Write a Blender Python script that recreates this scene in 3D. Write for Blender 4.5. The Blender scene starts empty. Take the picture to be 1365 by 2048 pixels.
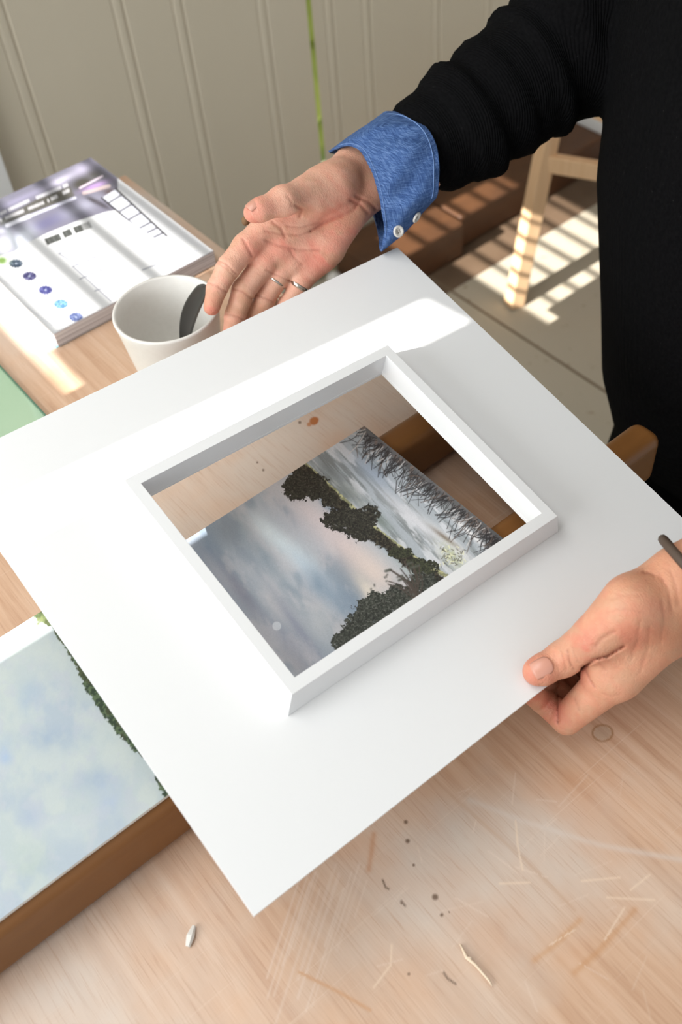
import bpy, math, random
import numpy as np
random.seed(7); rng = np.random.RandomState(7)
SC = bpy.context.scene
COL = SC.collection

# ---------------------------------------------------------------- camera
# world: table top z=0.75, +X to the photo's right (away from the window), +Y away from the viewer
FPX = 2050.0; CX, CY = 682.5, 1024.0
dn = np.array([875-CX, 2750-CY, FPX]); dn /= np.linalg.norm(dn)      # straight down, in camera coordinates
def _P(p):
    r = np.array([p[0]-CX, p[1]-CY, FPX]); return r/(r@dn)
_a = _P((428, 503))-_P((182, 316)); _a /= np.linalg.norm(_a); _b = np.cross(dn, _a)
RM = np.array([-_b, -_a, -dn])          # camera (right, down, forward) -> world
ORG = np.array([0.0, 0.0, 1.49])
def ray(p): return RM@np.array([(p[0]-CX)/FPX, (p[1]-CY)/FPX, 1.0])
def atz(p, z): r = ray(p); return ORG+r*(z-ORG[2])/r[2]
def atc(p, cz): return ORG+ray(p)*cz
def aty(p, y): r = ray(p); return ORG+r*y/r[1]
def atx(p, x): r = ray(p); return ORG+r*x/r[0]
def toc(P):     # world points -> the distance along the lens axis and place in the frame
    q = (np.asarray(P)-ORG)@RM
    return q[..., 0]/q[..., 2]*FPX+CX, q[..., 1]/q[..., 2]*FPX+CY, q[..., 2]

from mathutils import Matrix, Vector
cam = bpy.data.cameras.new('camera'); co = bpy.data.objects.new('camera', cam); COL.objects.link(co)
M = Matrix.Identity(4)
for i in range(3):
    M[i][0] = RM[i, 0]; M[i][1] = -RM[i, 1]; M[i][2] = -RM[i, 2]; M[i][3] = ORG[i]
co.matrix_world = M
cam.sensor_fit = 'VERTICAL'; cam.sensor_height = 36.0; cam.lens = 36.0*FPX/2048.0
cam.clip_start = 0.01
cam.dof.use_dof = True; cam.dof.focus_distance = 0.84; cam.dof.aperture_fstop = 6.0
SC.camera = co

# ---------------------------------------------------------------- light
SC.view_settings.view_transform = 'Standard'
SC.view_settings.look = 'None'
SC.view_settings.exposure = 0.06
SC.view_settings.gamma = 1.0
SC.view_settings.use_curve_mapping = False
w = bpy.data.worlds.new('daylight'); SC.world = w; w.use_nodes = True
w.node_tree.nodes['Background'].inputs[0].default_value = (0.93, 0.97, 1.0, 1)
w.node_tree.nodes['Background'].inputs[1].default_value = 0.70
SUN_EL = 33.0; TS = math.tan(math.radians(SUN_EL))
sun = bpy.data.lights.new('sun', 'SUN'); sun.energy = 15.0; sun.angle = math.radians(0.2); sun.color = (1.0, 0.97, 0.92)
so = bpy.data.objects.new('sun', sun); COL.objects.link(so); so.location = (-4, 0.5, 4)
SUN_AZ = math.radians(-1.2)
so.rotation_euler = Vector((math.cos(math.radians(SUN_EL))*math.cos(SUN_AZ), math.cos(math.radians(SUN_EL))*math.sin(SUN_AZ), -math.sin(math.radians(SUN_EL)))).to_track_quat('-Z', 'Y').to_euler()
def area(name, loc, target, sx, sy, power, color):
    l = bpy.data.lights.new(name, 'AREA'); l.shape = 'RECTANGLE'; l.size = sx; l.size_y = sy; l.energy = power; l.color = color
    o = bpy.data.objects.new(name, l); COL.objects.link(o); o.location = loc
    o.rotation_euler = (Vector(target)-Vector(loc)).to_track_quat('-Z', 'Y').to_euler(); return o
area('window_daylight', (-1.35, 0.60, 1.62), (0.6, 0.55, 1.0), 1.7, 0.9, 30, (0.95, 0.98, 1.0))
area('overhead_fill', (-0.15, 0.75, 2.55), (0.25, 0.45, 0.8), 1.5, 1.1, 23, (0.97, 0.99, 1.0))  # unseen soft fill added under the closed ceiling to brighten board and table

# ---------------------------------------------------------------- helpers
def s2l(c):
    c = np.asarray(c, float)/255.0
    return np.where(c <= 0.04045, c/12.92, ((c+0.055)/1.055)**2.4)
def rgba(c): v = s2l(c); return (float(v[0]), float(v[1]), float(v[2]), 1.0)
def tag(o, label=None, cat=None, group=None, kind=None):
    if label: o['label'] = label
    if cat: o['category'] = cat
    if group: o['group'] = group
    if kind: o['kind'] = kind
    return o
def empty(name, loc, label, cat, group=None):
    o = bpy.data.objects.new(name, None); o.empty_display_size = 0.03; COL.objects.link(o); o.location = Vector(loc)
    return tag(o, label, cat, group)
def mesh(name, verts, faces, mat, parent=None, smooth=False, mats=None, fmat=None):
    me = bpy.data.meshes.new(name)
    v = np.asarray(verts, dtype=float)
    if isinstance(faces, np.ndarray) and faces.ndim == 2:
        n = len(faces); k = faces.shape[1]
        me.vertices.add(len(v)); me.vertices.foreach_set('co', v.astype(np.float32).ravel())
        me.loops.add(n*k); me.loops.foreach_set('vertex_index', faces.astype(np.int32).ravel())
        me.polygons.add(n); me.polygons.foreach_set('loop_start', np.arange(0, n*k, k, dtype=np.int32))
        me.polygons.foreach_set('loop_total', np.full(n, k, dtype=np.int32))
        me.update(calc_edges=True); me.validate()
    else:
        me.from_pydata([tuple(map(float, p)) for p in v], [], [tuple(int(i) for i in f) for f in faces]); me.update()
    me.materials.append(mat)
    if mats:
        for m in mats: me.materials.append(m)
    if fmat is not None: me.polygons.foreach_set('material_index', np.asarray(fmat, dtype=np.int32))
    if smooth: me.polygons.foreach_set('use_smooth', np.ones(len(me.polygons), dtype=bool))
    o = bpy.data.objects.new(name, me); COL.objects.link(o)
    if parent is not None:
        o.parent = parent
        o.matrix_parent_inverse = Matrix.Translation(parent_world(parent)).inverted()
    return o
def parent_world(o):
    return Vector(o.location) if o.parent is None else Vector((0, 0, 0))      # parts are built in world coordinates
def setcol(o, c):
    a = o.data.color_attributes.new('Col', 'FLOAT_COLOR', 'POINT')
    c = np.asarray(c, dtype=np.float32)
    a.data.foreach_set('color', np.concatenate([c, np.ones((len(c), 1), np.float32)], 1).ravel())
class MB:
    def __init__(s): s.v = []; s.f = []
    def add(s, vs, fs):
        n = len(s.v); s.v += [tuple(map(float, p)) for p in vs]; s.f += [tuple(i+n for i in f) for f in fs]
    def box(s, a, b):
        x0, y0, z0 = a; x1, y1, z1 = b
        s.add([(x0,y0,z0),(x1,y0,z0),(x1,y1,z0),(x0,y1,z0),(x0,y0,z1),(x1,y0,z1),(x1,y1,z1),(x0,y1,z1)],
              [(0,3,2,1),(4,5,6,7),(0,1,5,4),(1,2,6,5),(2,3,7,6),(3,0,4,7)])
    def bar(s, p, q, w, h, up=(0,0,1)):
        p = np.array(p, float); q = np.array(q, float); d = q-p; d /= np.linalg.norm(d)
        x = np.cross(d, up); x /= np.linalg.norm(x); y = np.cross(x, d); x *= w/2; y *= h/2
        s.add([p-x-y,p+x-y,p+x+y,p-x+y,q-x-y,q+x-y,q+x+y,q-x+y],
              [(0,3,2,1),(4,5,6,7),(0,1,5,4),(1,2,6,5),(2,3,7,6),(3,0,4,7)])
    def tube(s, pts, rad, n=12, cap=True):
        pts = [np.array(p, float) for p in pts]; N = len(pts)
        if np.isscalar(rad): rad = [rad]*N
        vs = []; prev = None
        for i in range(N):
            t = pts[min(i+1, N-1)]-pts[max(i-1, 0)]; t /= np.linalg.norm(t)
            if prev is None:
                a = np.array([0,0,1.0]) if abs(t[2]) < .9 else np.array([1.0,0,0]); x = np.cross(t, a)
            else: x = prev-t*(prev@t)
            x /= np.linalg.norm(x); prev = x; y = np.cross(t, x)
            for k in range(n):
                an = 2*math.pi*k/n; vs.append(pts[i]+rad[i]*(x*math.cos(an)+y*math.sin(an)))
        fs = [(i*n+k, i*n+(k+1) % n, (i+1)*n+(k+1) % n, (i+1)*n+k) for i in range(N-1) for k in range(n)]
        if cap: fs += [tuple(range(n-1, -1, -1)), tuple((N-1)*n+k for k in range(n))]
        s.add(vs, fs)
    def lathe(s, prof, c, n=64):
        vs = [(c[0]+r*math.cos(2*math.pi*k/n), c[1]+r*math.sin(2*math.pi*k/n), c[2]+z) for r, z in prof for k in range(n)]
        fs = [(i*n+k, i*n+(k+1) % n, (i+1)*n+(k+1) % n, (i+1)*n+k) for i in range(len(prof)-1) for k in range(n)]
        s.add(vs, fs)
    def build(s, name, mat, parent=None, smooth=False, bevel=0, seg=2):
        o = mesh(name, s.v, s.f, mat, parent, smooth)
        if bevel:
            m = o.modifiers.new('bevel', 'BEVEL'); m.width = bevel; m.segments = seg; m.limit_method = 'ANGLE'; m.angle_limit = 0.6
        return o

# numpy noise
class VN:
    def __init__(s, seed): s.t = np.random.RandomState(seed).rand(256, 256)
    def __call__(s, x, y):
        xi = np.floor(x).astype(int); yi = np.floor(y).astype(int); fx = x-xi; fy = y-yi
        fx = fx*fx*(3-2*fx); fy = fy*fy*(3-2*fy); t = s.t
        g = lambda a, b: t[a & 255, b & 255]
        return (g(xi, yi)*(1-fx)+g(xi+1, yi)*fx)*(1-fy)+(g(xi, yi+1)*(1-fx)+g(xi+1, yi+1)*fx)*fy
def fbm(x, y, seed, o=4):
    n = VN(seed); r = 0; a = .5; tot = 0
    for i in range(o): r = r+a*n(x*2**i+i*17.3, y*2**i+i*9.1); tot += a; a *= .55
    return r/tot
def sstep(a, b, x): t = np.clip((x-a)/(b-a), 0, 1); return t*t*(3-2*t)
def mix(A, c, m):
    c = np.asarray(c, float); m = m[..., None]; return A*(1-m)+c*m
def segd(x, y, a, b):
    dx, dy = b[0]-a[0], b[1]-a[1]; L = dx*dx+dy*dy+1e-9
    t = np.clip(((x-a[0])*dx+(y-a[1])*dy)/L, 0, 1); return np.hypot(x-a[0]-t*dx, y-a[1]-t*dy), t
def polyd(x, y, pts):
    return np.min([segd(x, y, a, b)[0] for a, b in zip(pts[:-1], pts[1:])], axis=0)
def gridplane(x0, x1, y0, y1, step, z):
    nx = int(round((x1-x0)/step))+1; ny = int(round((y1-y0)/step))+1
    X, Y = np.meshgrid(np.linspace(x0, x1, nx), np.linspace(y0, y1, ny), indexing='ij')
    V = np.stack([X.ravel(), Y.ravel(), np.full(X.size, z)], 1)
    I = np.arange(nx*ny).reshape(nx, ny)
    F = np.stack([I[:-1, :-1].ravel(), I[1:, :-1].ravel(), I[1:, 1:].ravel(), I[:-1, 1:].ravel()], 1)
    return V, F

# ---------------------------------------------------------------- materials
def mat(name, col, rough=0.5, spec=0.5, metal=0.0):
    m = bpy.data.materials.new(name); m.use_nodes = True; b = m.node_tree.nodes['Principled BSDF']
    b.inputs['Base Color'].default_value = rgba(col); b.inputs['Roughness'].default_value = rough
    b.inputs['Specular IOR Level'].default_value = spec; b.inputs['Metallic'].default_value = metal
    return m
def N(m, t, **kw):
    n = m.node_tree.nodes.new(t)
    for k, v in kw.items():
        if k in n.inputs: n.inputs[k].default_value = v
        else: setattr(n, k, v)
    return n
def LK(m, a, b): m.node_tree.links.new(a, b)
def coords(m, scale=(1, 1, 1), rot=(0, 0, 0)):
    t = N(m, 'ShaderNodeTexCoord'); p = N(m, 'ShaderNodeMapping'); p.inputs['Scale'].default_value = scale; p.inputs['Rotation'].default_value = rot
    LK(m, t.outputs['Object'], p.inputs['Vector']); return p.outputs['Vector']
def noise(m, scale, detail=4, vec=None, rough=.55):
    n = N(m, 'ShaderNodeTexNoise'); n.inputs['Scale'].default_value = scale; n.inputs['Detail'].default_value = detail; n.inputs['Roughness'].default_value = rough
    if vec is not None: LK(m, vec, n.inputs['Vector'])
    return n.outputs['Fac']
def ramp(m, fac, stops):
    r = N(m, 'ShaderNodeValToRGB'); e = r.color_ramp.elements
    while len(e) < len(stops): e.new(0.5)
    for i, (p, c) in enumerate(stops): e[i].position = p; e[i].color = rgba(c) if len(c) == 3 else c
    LK(m, fac, r.inputs['Fac']); return r.outputs['Color']
def mixc(m, fac, a, b, mode='MIX'):
    x = N(m, 'ShaderNodeMix'); x.data_type = 'RGBA'; x.blend_type = mode
    for s, v in ((0, fac), (6, a), (7, b)):
        if isinstance(v, (int, float)): x.inputs[s].default_value = v
        elif isinstance(v, tuple): x.inputs[s].default_value = rgba(v)
        else: LK(m, v, x.inputs[s])
    return x.outputs[2]
def bump(m, fac, strength, dist):
    b = N(m, 'ShaderNodeBump'); b.inputs['Strength'].default_value = strength; b.inputs['Distance'].default_value = dist
    LK(m, fac, b.inputs['Height']); LK(m, b.outputs['Normal'], m.node_tree.nodes['Principled BSDF'].inputs['Normal']); return b
def base(m, out): LK(m, out, m.node_tree.nodes['Principled BSDF'].inputs['Base Color'])
def attrmat(name, rough, spec=0.5, bumps=None):
    m = mat(name, (200, 200, 200), rough, spec); a = N(m, 'ShaderNodeAttribute', attribute_name='Col'); base(m, a.outputs['Color'])
    if bumps: bump(m, noise(m, bumps[0], 4), bumps[1], bumps[2])
    return m

m_wall = mat('painted_panel', (190, 181, 162), 0.5, 0.4)
base(m_wall, mixc(m_wall, noise(m_wall, 2.0, 4), (198, 188, 167), (208, 199, 180)))
bump(m_wall, noise(m_wall, 60, 3), 0.15, 0.001)
m_white = mat('white_wall_paint', (222, 222, 220), 0.6, 0.3)
m_ceil = mat('ceiling_paint', (225, 223, 218), 0.8, 0.2)
m_floor = mat('worn_painted_floor', (178, 168, 150), 0.55, 0.3)
def _floor():
    m = m_floor; v = coords(m)
    c = mixc(m, noise(m, 3.0, 5, v), (171, 161, 143), (190, 181, 164))
    c = mixc(m, ramp(m, noise(m, 38, 3, v), [(0.66, (0, 0, 0)), (0.72, (255, 255, 255))]), c, (150, 132, 108))
    sp = N(m, 'ShaderNodeSeparateXYZ'); LK(m, v, sp.inputs[0])
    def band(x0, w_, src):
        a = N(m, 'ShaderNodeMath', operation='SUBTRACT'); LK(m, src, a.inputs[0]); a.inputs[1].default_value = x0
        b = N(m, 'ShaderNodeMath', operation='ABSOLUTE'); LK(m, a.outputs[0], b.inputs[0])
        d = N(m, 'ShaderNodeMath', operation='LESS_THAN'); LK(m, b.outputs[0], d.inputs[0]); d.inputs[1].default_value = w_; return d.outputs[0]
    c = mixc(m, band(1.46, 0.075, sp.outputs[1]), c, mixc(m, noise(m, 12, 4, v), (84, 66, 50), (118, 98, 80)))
    base(m, c); bump(m, noise(m, 30, 4, v), .2, .002)
_floor()
m_table = mat('worn_beech_top', (205, 170, 145), 0.42, 0.35)
def _table():
    m = m_table
    g1 = noise(m, 5, 6, coords(m, (22, 1.0, 1)), .6)          # broad boards of grain running along Y
    g2 = noise(m, 9, 5, coords(m, (60, 1.6, 1)), .7)
    g3 = noise(m, 40, 3, coords(m, (16, 0.55, 1)), .6)
    cl = noise(m, 4.2, 5, coords(m))
    c = ramp(m, g1, [(0.3, (188, 150, 122)), (0.52, (203, 168, 141)), (0.75, (214, 184, 160))])
    c = mixc(m, ramp(m, cl, [(0.46, (0, 0, 0)), (0.66, (255, 255, 255))]), c, (201, 186, 173))        # scrubbed pale patches
    cl2 = noise(m, 6.0, 4, coords(m, (1, .6, 1), (0, 0, .6)))
    c = mixc(m, ramp(m, cl2, [(0.56, (0, 0, 0)), (0.74, (190, 190, 190))]), c, (196, 142, 102))      # warm worn patches
    k = ramp(m, g2, [(0.36, (128, 128, 128)), (0.46, (0, 0, 0))])
    c = mixc(m, k, c, (158, 116, 88))
    k = ramp(m, g3, [(0.33, (160, 160, 160)), (0.42, (0, 0, 0))])
    c = mixc(m, k, c, (172, 134, 108))
    for rz, sc, th, colr, am in ((0.55, (3, 220, 1), .30, (228, 208, 190), 120), (-.75, (4, 260, 1), .29, (226, 206, 188), 110), (1.15, (2.5, 240, 1), .30, (225, 205, 188), 90)):
        s = noise(m, 1.6, 2, coords(m, sc, (0, 0, rz)), .5)
        c = mixc(m, ramp(m, s, [(th-.03, (am, am, am)), (th+.01, (0, 0, 0))]), c, colr)
    at = N(m, 'ShaderNodeAttribute', attribute_name='Col')
    c = mixc(m, at.outputs['Alpha'], c, at.outputs['Color'])
    base(m, c); bump(m, g2, .25, .0006)
_table()
m_brown = mat('brown_stained_batten', (120, 78, 38), 0.38, 0.4)
base(m_brown, mixc(m_brown, noise(m_brown, 14, 5, coords(m_brown, (.6, 3, 3))), (108, 68, 30), (142, 96, 52)))
bump(m_brown, noise(m_brown, 220, 3), .15, .0005)
m_tedge = mat('table_edge_wood', (176, 122, 78), 0.5, 0.3)
m_board = mat('white_satin_paint', (232, 232, 232), 0.33, 0.45)
bump(m_board, noise(m_board, 420, 3), .05, .0004)
m_canvas = attrmat('oil_paint', 0.42, 0.4, (900, .25, .0004))
m_print = attrmat('glossy_print', 0.22, 0.5)
m_edgew = mat('board_edge', (225, 222, 215), 0.7, 0.2)
m_pages = mat('magazine_pages', (205, 200, 200), 0.7, 0.2)
base(m_pages, ramp(m_pages, noise(m_pages, 6, 3, coords(m_pages, (.3, .3, 110))), [(0.35, (150, 142, 146)), (0.5, (206, 202, 204)), (0.7, (228, 226, 226))]))
m_cyan = mat('cyan_cover_edge', (120, 205, 225), 0.4, 0.4)
m_mug = mat('cream_stoneware', (226, 223, 217), 0.38, 0.4)
base(m_mug, mixc(m_mug, noise(m_mug, 22, 4), (221, 218, 212), (230, 228, 223)))
m_spoon = mat('dark_horn', (62, 60, 58), 0.33, 0.5)
m_glass = bpy.data.materials.new('green_glass'); m_glass.use_nodes = True
def _glass():
    nt = m_glass.node_tree; nt.nodes.clear(); o = nt.nodes.new('ShaderNodeOutputMaterial')
    t = nt.nodes.new('ShaderNodeBsdfTransparent'); t.inputs[0].default_value = rgba((243, 250, 245))
    g = nt.nodes.new('ShaderNodeBsdfGlossy'); g.inputs['Roughness'].default_value = .02
    f = nt.nodes.new('ShaderNodeFresnel'); f.inputs[0].default_value = 1.5; x = nt.nodes.new('ShaderNodeMixShader')
    x.inputs[0].default_value = .07; nt.links.new(t.outputs[0], x.inputs[1]); nt.links.new(g.outputs[0], x.inputs[2]); nt.links.new(x.outputs[0], o.inputs[0])
_glass()
m_glassedge = mat('green_glass_edge', (62, 110, 92), 0.15, 0.6)
m_pale = mat('pale_green_card', (196, 206, 184), 0.6, 0.3)
base(m_pale, mixc(m_pale, noise(m_pale, 9, 5), (204, 214, 196), (222, 227, 212)))
m_plinth = mat('old_brown_beam', (130, 78, 42), 0.45, 0.35)
base(m_plinth, mixc(m_plinth, noise(m_plinth, 9, 5, coords(m_plinth, (1, 2.5, 2.5))), (64, 45, 33), (106, 70, 44)))
bump(m_plinth, noise(m_plinth, 40, 4), .3, .002)
m_pine = mat('pine', (222, 186, 144), 0.5, 0.3)
base(m_pine, mixc(m_pine, noise(m_pine, 8, 4, coords(m_pine, (9, 9, .8))), (206, 164, 122), (230, 198, 160)))
m_green = mat('hedge_leaves', (150, 178, 88), 0.7, 0.2)
base(m_green, mixc(m_green, noise(m_green, 14, 4), (120, 150, 66), (186, 204, 120)))
m_knit = mat('black_knit', (17, 17, 18), 0.95, 0.04)
def _knit():
    m = m_knit; wv = N(m, 'ShaderNodeTexWave'); wv.inputs['Scale'].default_value = 150; wv.inputs['Distortion'].default_value = 2; wv.inputs['Detail'].default_value = 2
    LK(m, coords(m, (1, 1, .35)), wv.inputs['Vector']); bump(m, wv.outputs['Fac'], .5, .0012)
    base(m, ramp(m, noise(m, 260, 2), [(0.3, (10, 10, 11)), (0.74, (17, 17, 18)), (0.8, (44, 43, 42))]))
_knit()
m_trouser = mat('black_trousers', (10, 10, 11), 0.9, 0.05)
m_hair = mat('grey_hair', (150, 140, 128), 0.6, 0.3)
m_denim = mat('blue_chambray', (62, 96, 158), 0.85, 0.1)
def _denim():
    m = m_denim
    a = noise(m, 60, 2, coords(m, (2, 2, 40), (0.5, .3, 0))); b = noise(m, 60, 2, coords(m, (40, 2, 2), (0, .3, .5)))
    mm = N(m, 'ShaderNodeMath', operation='ADD'); LK(m, a, mm.inputs[0]); LK(m, b, mm.inputs[1])
    h = N(m, 'ShaderNodeMath', operation='MULTIPLY'); LK(m, mm.outputs[0], h.inputs[0]); h.inputs[1].default_value = .5
    c = ramp(m, h.outputs[0], [(0.38, (44, 66, 110)), (0.5, (66, 94, 142)), (0.64, (108, 134, 178))])
    c = mixc(m, ramp(m, noise(m, 18, 3, coords(m)), [(0.35, (0, 0, 0)), (0.65, (110, 110, 110))]), c, (50, 74, 122))
    base(m, c); bump(m, h.outputs[0], .4, .0006)
_denim()
m_thread = mat('pale_stitching', (120, 150, 200), .8, .1)
m_button = mat('pearly_button', (214, 210, 204), 0.3, 0.5)
m_silver = mat('silver', (205, 200, 192), 0.22, 0.5, 1.0)
m_strap = mat('dark_strap', (84, 70, 60), 0.6, 0.3)
m_skin = mat('skin', (210, 150, 125), 0.48, 0.35)
def _skin():
    m = m_skin; b = m.node_tree.nodes['Principled BSDF']
    a = N(m, 'ShaderNodeAttribute', attribute_name='Col')
    c = mixc(m, ramp(m, noise(m, 90, 5), [(0.35, (0, 0, 0)), (0.7, (140, 140, 140))]), a.outputs['Color'], mixc(m, 1.0, a.outputs['Color'], (240, 200, 190), 'MULTIPLY'))
    base(m, c)
    b.inputs['Subsurface Weight'].default_value = 0.12; b.inputs['Subsurface Radius'].default_value = (.9, .35, .2); b.inputs['Subsurface Scale'].default_value = .004
    n1 = noise(m, 420, 4); n2 = noise(m, 900, 2, coords(m, (1, .3, 1)))
    mm = N(m, 'ShaderNodeMath', operation='ADD'); LK(m, n1, mm.inputs[0]); LK(m, n2, mm.inputs[1]); bump(m, mm.outputs[0], .5, .0009)
_skin()
m_nail = mat('fingernail', (205, 148, 128), 0.3, 0.5)
m_frame_win = mat('white_window_frame', (225, 225, 222), 0.5, 0.4)
m_chip = mat('wood_chip', (226, 205, 180), 0.7, 0.2)
m_nub = mat('brown_cork_nub', (132, 104, 78), 0.9, 0.1)
m_stick = mat('pale_stick', (214, 190, 165), 0.5, 0.3)

# ---------------------------------------------------------------- setting
def struct(o): o['kind'] = 'structure'; return o
YB = 1.627; XR = 1.947; XL = -1.5
b = MB(); b.box((XL-.1, -1.2, -.05), (2.6, YB+.4, 0)); struct(b.build('floor', m_floor))
b = MB()                                    # seams between the floor boards are narrow grooves filled with dirt
for x in (0.72, 1.318, 1.90):
    b.box((x-.003, -1.2, -.001), (x+.003, YB, .0008))
struct(b.build('trim_4', mat('floor_seam', (120, 104, 86), .9, .1)))
b = MB(); b.box((XL-.1, -1.2, 2.6), (2.6, YB+.12, 2.68)); struct(b.build('ceiling', m_ceil))

def panel_profile(x0, x1, joints):
    # wall face outline in plan: (x, depth out of the wall)
    pts = [(x0, 0)]
    for j in sorted(joints):
        if j-.02 <= x0 or j+.02 >= x1: continue
        pts += [(j-.014, 0), (j-.0115, -.0022), (j-.009, -.0005), (j-.005, .0006), (j+.003, .0006), (j+.006, -.0005), (j+.009, -.0030), (j+.0125, 0)]
    pts.append((x1, 0)); return pts
def panel_wall(name, x0, x1, z0, z1, joints, m, y=YB, thick=.05, cham=0.0):
    pr = panel_profile(x0, x1, joints); n = len(pr); V = []
    for z in (z0, z1): V += [(x, y-d, z) for x, d in pr]
    V += [(x0+cham, y+thick, z0), (x1, y+thick, z0), (x0+cham, y+thick, z1), (x1, y+thick, z1)]
    F = [(i, i+1, n+i+1, n+i) for i in range(n-1)]
    k = 2*n
    F += [(k+1, k, k+2, k+3), (0, n, k+2, k), (n-1, k+1, k+3, 2*n-1)]
    F.append(tuple(range(n-1, -1, -1))+(k, k+1)); F.append(tuple(range(n, 2*n))+(k+3, k+2))
    return mesh(name, V, F, m)
d1 = struct(panel_wall('door_1', .492, 1.1595, .012, 2.05, [.575, .775, .887, 1.06], m_wall, y=YB, thick=.035))
h = MB(); h.tube([(.55, YB-.005, 1.02), (.55, YB-.05, 1.02), (.64, YB-.05, 1.02)], .008); ho = h.build('door_handle', m_silver, d1, True)
wb = struct(panel_wall('wall_back', 1.171, XR, 0, 2.6, [1.213, 1.306, 1.495, 1.65, 1.80], m_wall, cham=.045))
b = MB(); b.box((.48-.10, YB-.03, 0), (.489, YB+.06, 2.08)); struct(b.build('trim_1', m_white))
b = MB(); b.box((.38, YB, 2.053), (1.171, YB+.05, 2.6)); b.box((XL, YB, 0), (.38, YB+.05, 2.6)); struct(b.build('wall_back_upper', m_wall)); bpy.data.objects['wall_back_upper'].name = 'wall_rear'
# right return wall with one groove
pr = [(-0.2, 0), (1.30, 0), (1.31, -.004), (1.32, 0), (1.44, 0), (1.448, -.004), (1.456, 0), (YB, 0)]
V = []; n = len(pr)
for z in (0, 2.6): V += [(XR-d, y, z) for y, d in pr]
V += [(XR+.06, -0.2, 0), (XR+.06, YB, 0), (XR+.06, -.2, 2.6), (XR+.06, YB, 2.6)]
F = [(i, i+1, n+i+1, n+i) for i in range(n-1)]+[(2*n, 2*n+2, 2*n+3, 2*n+1), (0, n, 2*n+2, 2*n), (n-1, 2*n+1, 2*n+3, 2*n-1)]
struct(mesh('wall_right', V, F, m_white))
# window wall on the left, shutters half closed: low sun comes through the slots
ZS = lambda s: s-XL*TS          # height on the wall of a ray that has z + X tan(el) = s
op1 = (.885, 1.615, ZS(.906), ZS(1.165)); op2 = (.570, .612, ZS(.80), ZS(1.235))
b = MB(); X0, X1 = XL-.03, XL
def wallbox(y0, y1, z0, z1): b.box((X0, y0, z0), (X1, y1, z1))
wallbox(-1.2, op2[0], 0, 2.6)
wallbox(op2[0], op2[1], 0, op2[2]); wallbox(op2[0], op2[1], op2[3], 2.6)
wallbox(op2[1], op1[0], 0, 2.6)
wallbox(op1[0], op1[1], 0, op1[2]); wallbox(op1[0], op1[1], op1[3], 2.6); wallbox(op1[1], YB+.05, 0, 2.6)
wallbox(op1[0], .962, ZS(.938), op1[3])
struct(b.build('wall_left', m_white))
b = MB()
s = .9525
while s < 1.16:
    b.box((XL-.013, op1[0], ZS(s)-.0045), (XL-.008, op1[1], ZS(s)+.0045)); s += .0455
b.box((XL, op1[0]-.05, op1[2]-.07), (XL+.02, op1[1]+.02, op1[2]-.02)); b.box((XL, op1[0]-.05, op1[3]), (XL+.02, op1[1]+.02, op1[3]+.05))
struct(b.build('window_1', m_frame_win))

# hedge outside the door, seen through the gap at its hinge side
V, F = gridplane(0, 1, 0, 1, .02, 0)
hx = 0.6+V[:, 0]*1.6; hz = V[:, 1]*2.2; hy = 2.3+.14*fbm(hx*9, hz*9, 3, 4)
V = np.stack([hx, hy, hz], 1); Vb = V.copy(); Vb[:, 1] = 2.75
nn = len(V); ho = mesh('hedge', V, F[:, ::-1].copy(), m_green, smooth=True)
tag(ho, 'bright green hedge outside, glimpsed through the narrow gap beside the door', 'hedge')
mo = ho.modifiers.new('thickness', 'SOLIDIFY'); mo.thickness = .3; mo.offset = -1

# timber beams on the floor along the wall
def beam(x0, x1, y0, y1, h_, name, label):
    b = MB(); b.box((x0, y0, 0), (x1, y1, h_)); o = b.build(name, m_plinth, bevel=.008, seg=3)
    return tag(o, label, 'beam', 'timber beams along the wall')
beam(1.165, 1.43, 1.462, 1.618, .095, 'timber_beam', 'reddish brown timber beam on the floor behind the blue cuff')
beam(1.442, 1.94, 1.487, 1.618, .088, 'timber_beam', 'brown timber beam lying along the wall behind the pine stool leg')
b = MB(); b.lathe([(0, .0), (.016, 0), (.018, .01), (.018, .03), (.012, .038), (0, .04)], (1.135, 1.585, 0), 24)
tag(b.build('door_stop', m_button, smooth=True), 'small white round door stop on the floor under the raised hand', 'door stop')

# pine stool
st = empty('stool', (1.56, 1.13, 0), 'pale pine stool with striped sunlight on its leg, standing behind the person', 'stool')
feet = [np.array([1.384, 1.251, 0]), np.array([1.62, 1.33, 0]), np.array([1.56, .93, 0]), np.array([1.79, 1.01, 0])]
tops = [np.array([1.465, 1.252, .46]), np.array([1.60, 1.28, .46]), np.array([1.58, 1.02, .46]), np.array([1.72, 1.05, .46])]
for f_, t_ in zip(feet, tops):
    if f_ is feet[1]: continue
    b = MB(); b.bar(f_, t_, .034, .034, (0.3, 1, 0)); b.build('leg', m_pine, st, bevel=.002)
b = MB(); b.bar(feet[0]*.28+tops[0]*.72, feet[2]*.28+tops[2]*.72, .02, .036); b.build('rail', m_pine, st, bevel=.002)
b = MB(); b.bar(feet[2]*.5+tops[2]*.5, feet[3]*.5+tops[3]*.5, .02, .036); b.build('rail', m_pine, st, bevel=.002)
b = MB(); b.box((1.45, 1.0, .46), (1.76, 1.30, .485)); b.build('seat', m_pine, st, bevel=.006)

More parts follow.
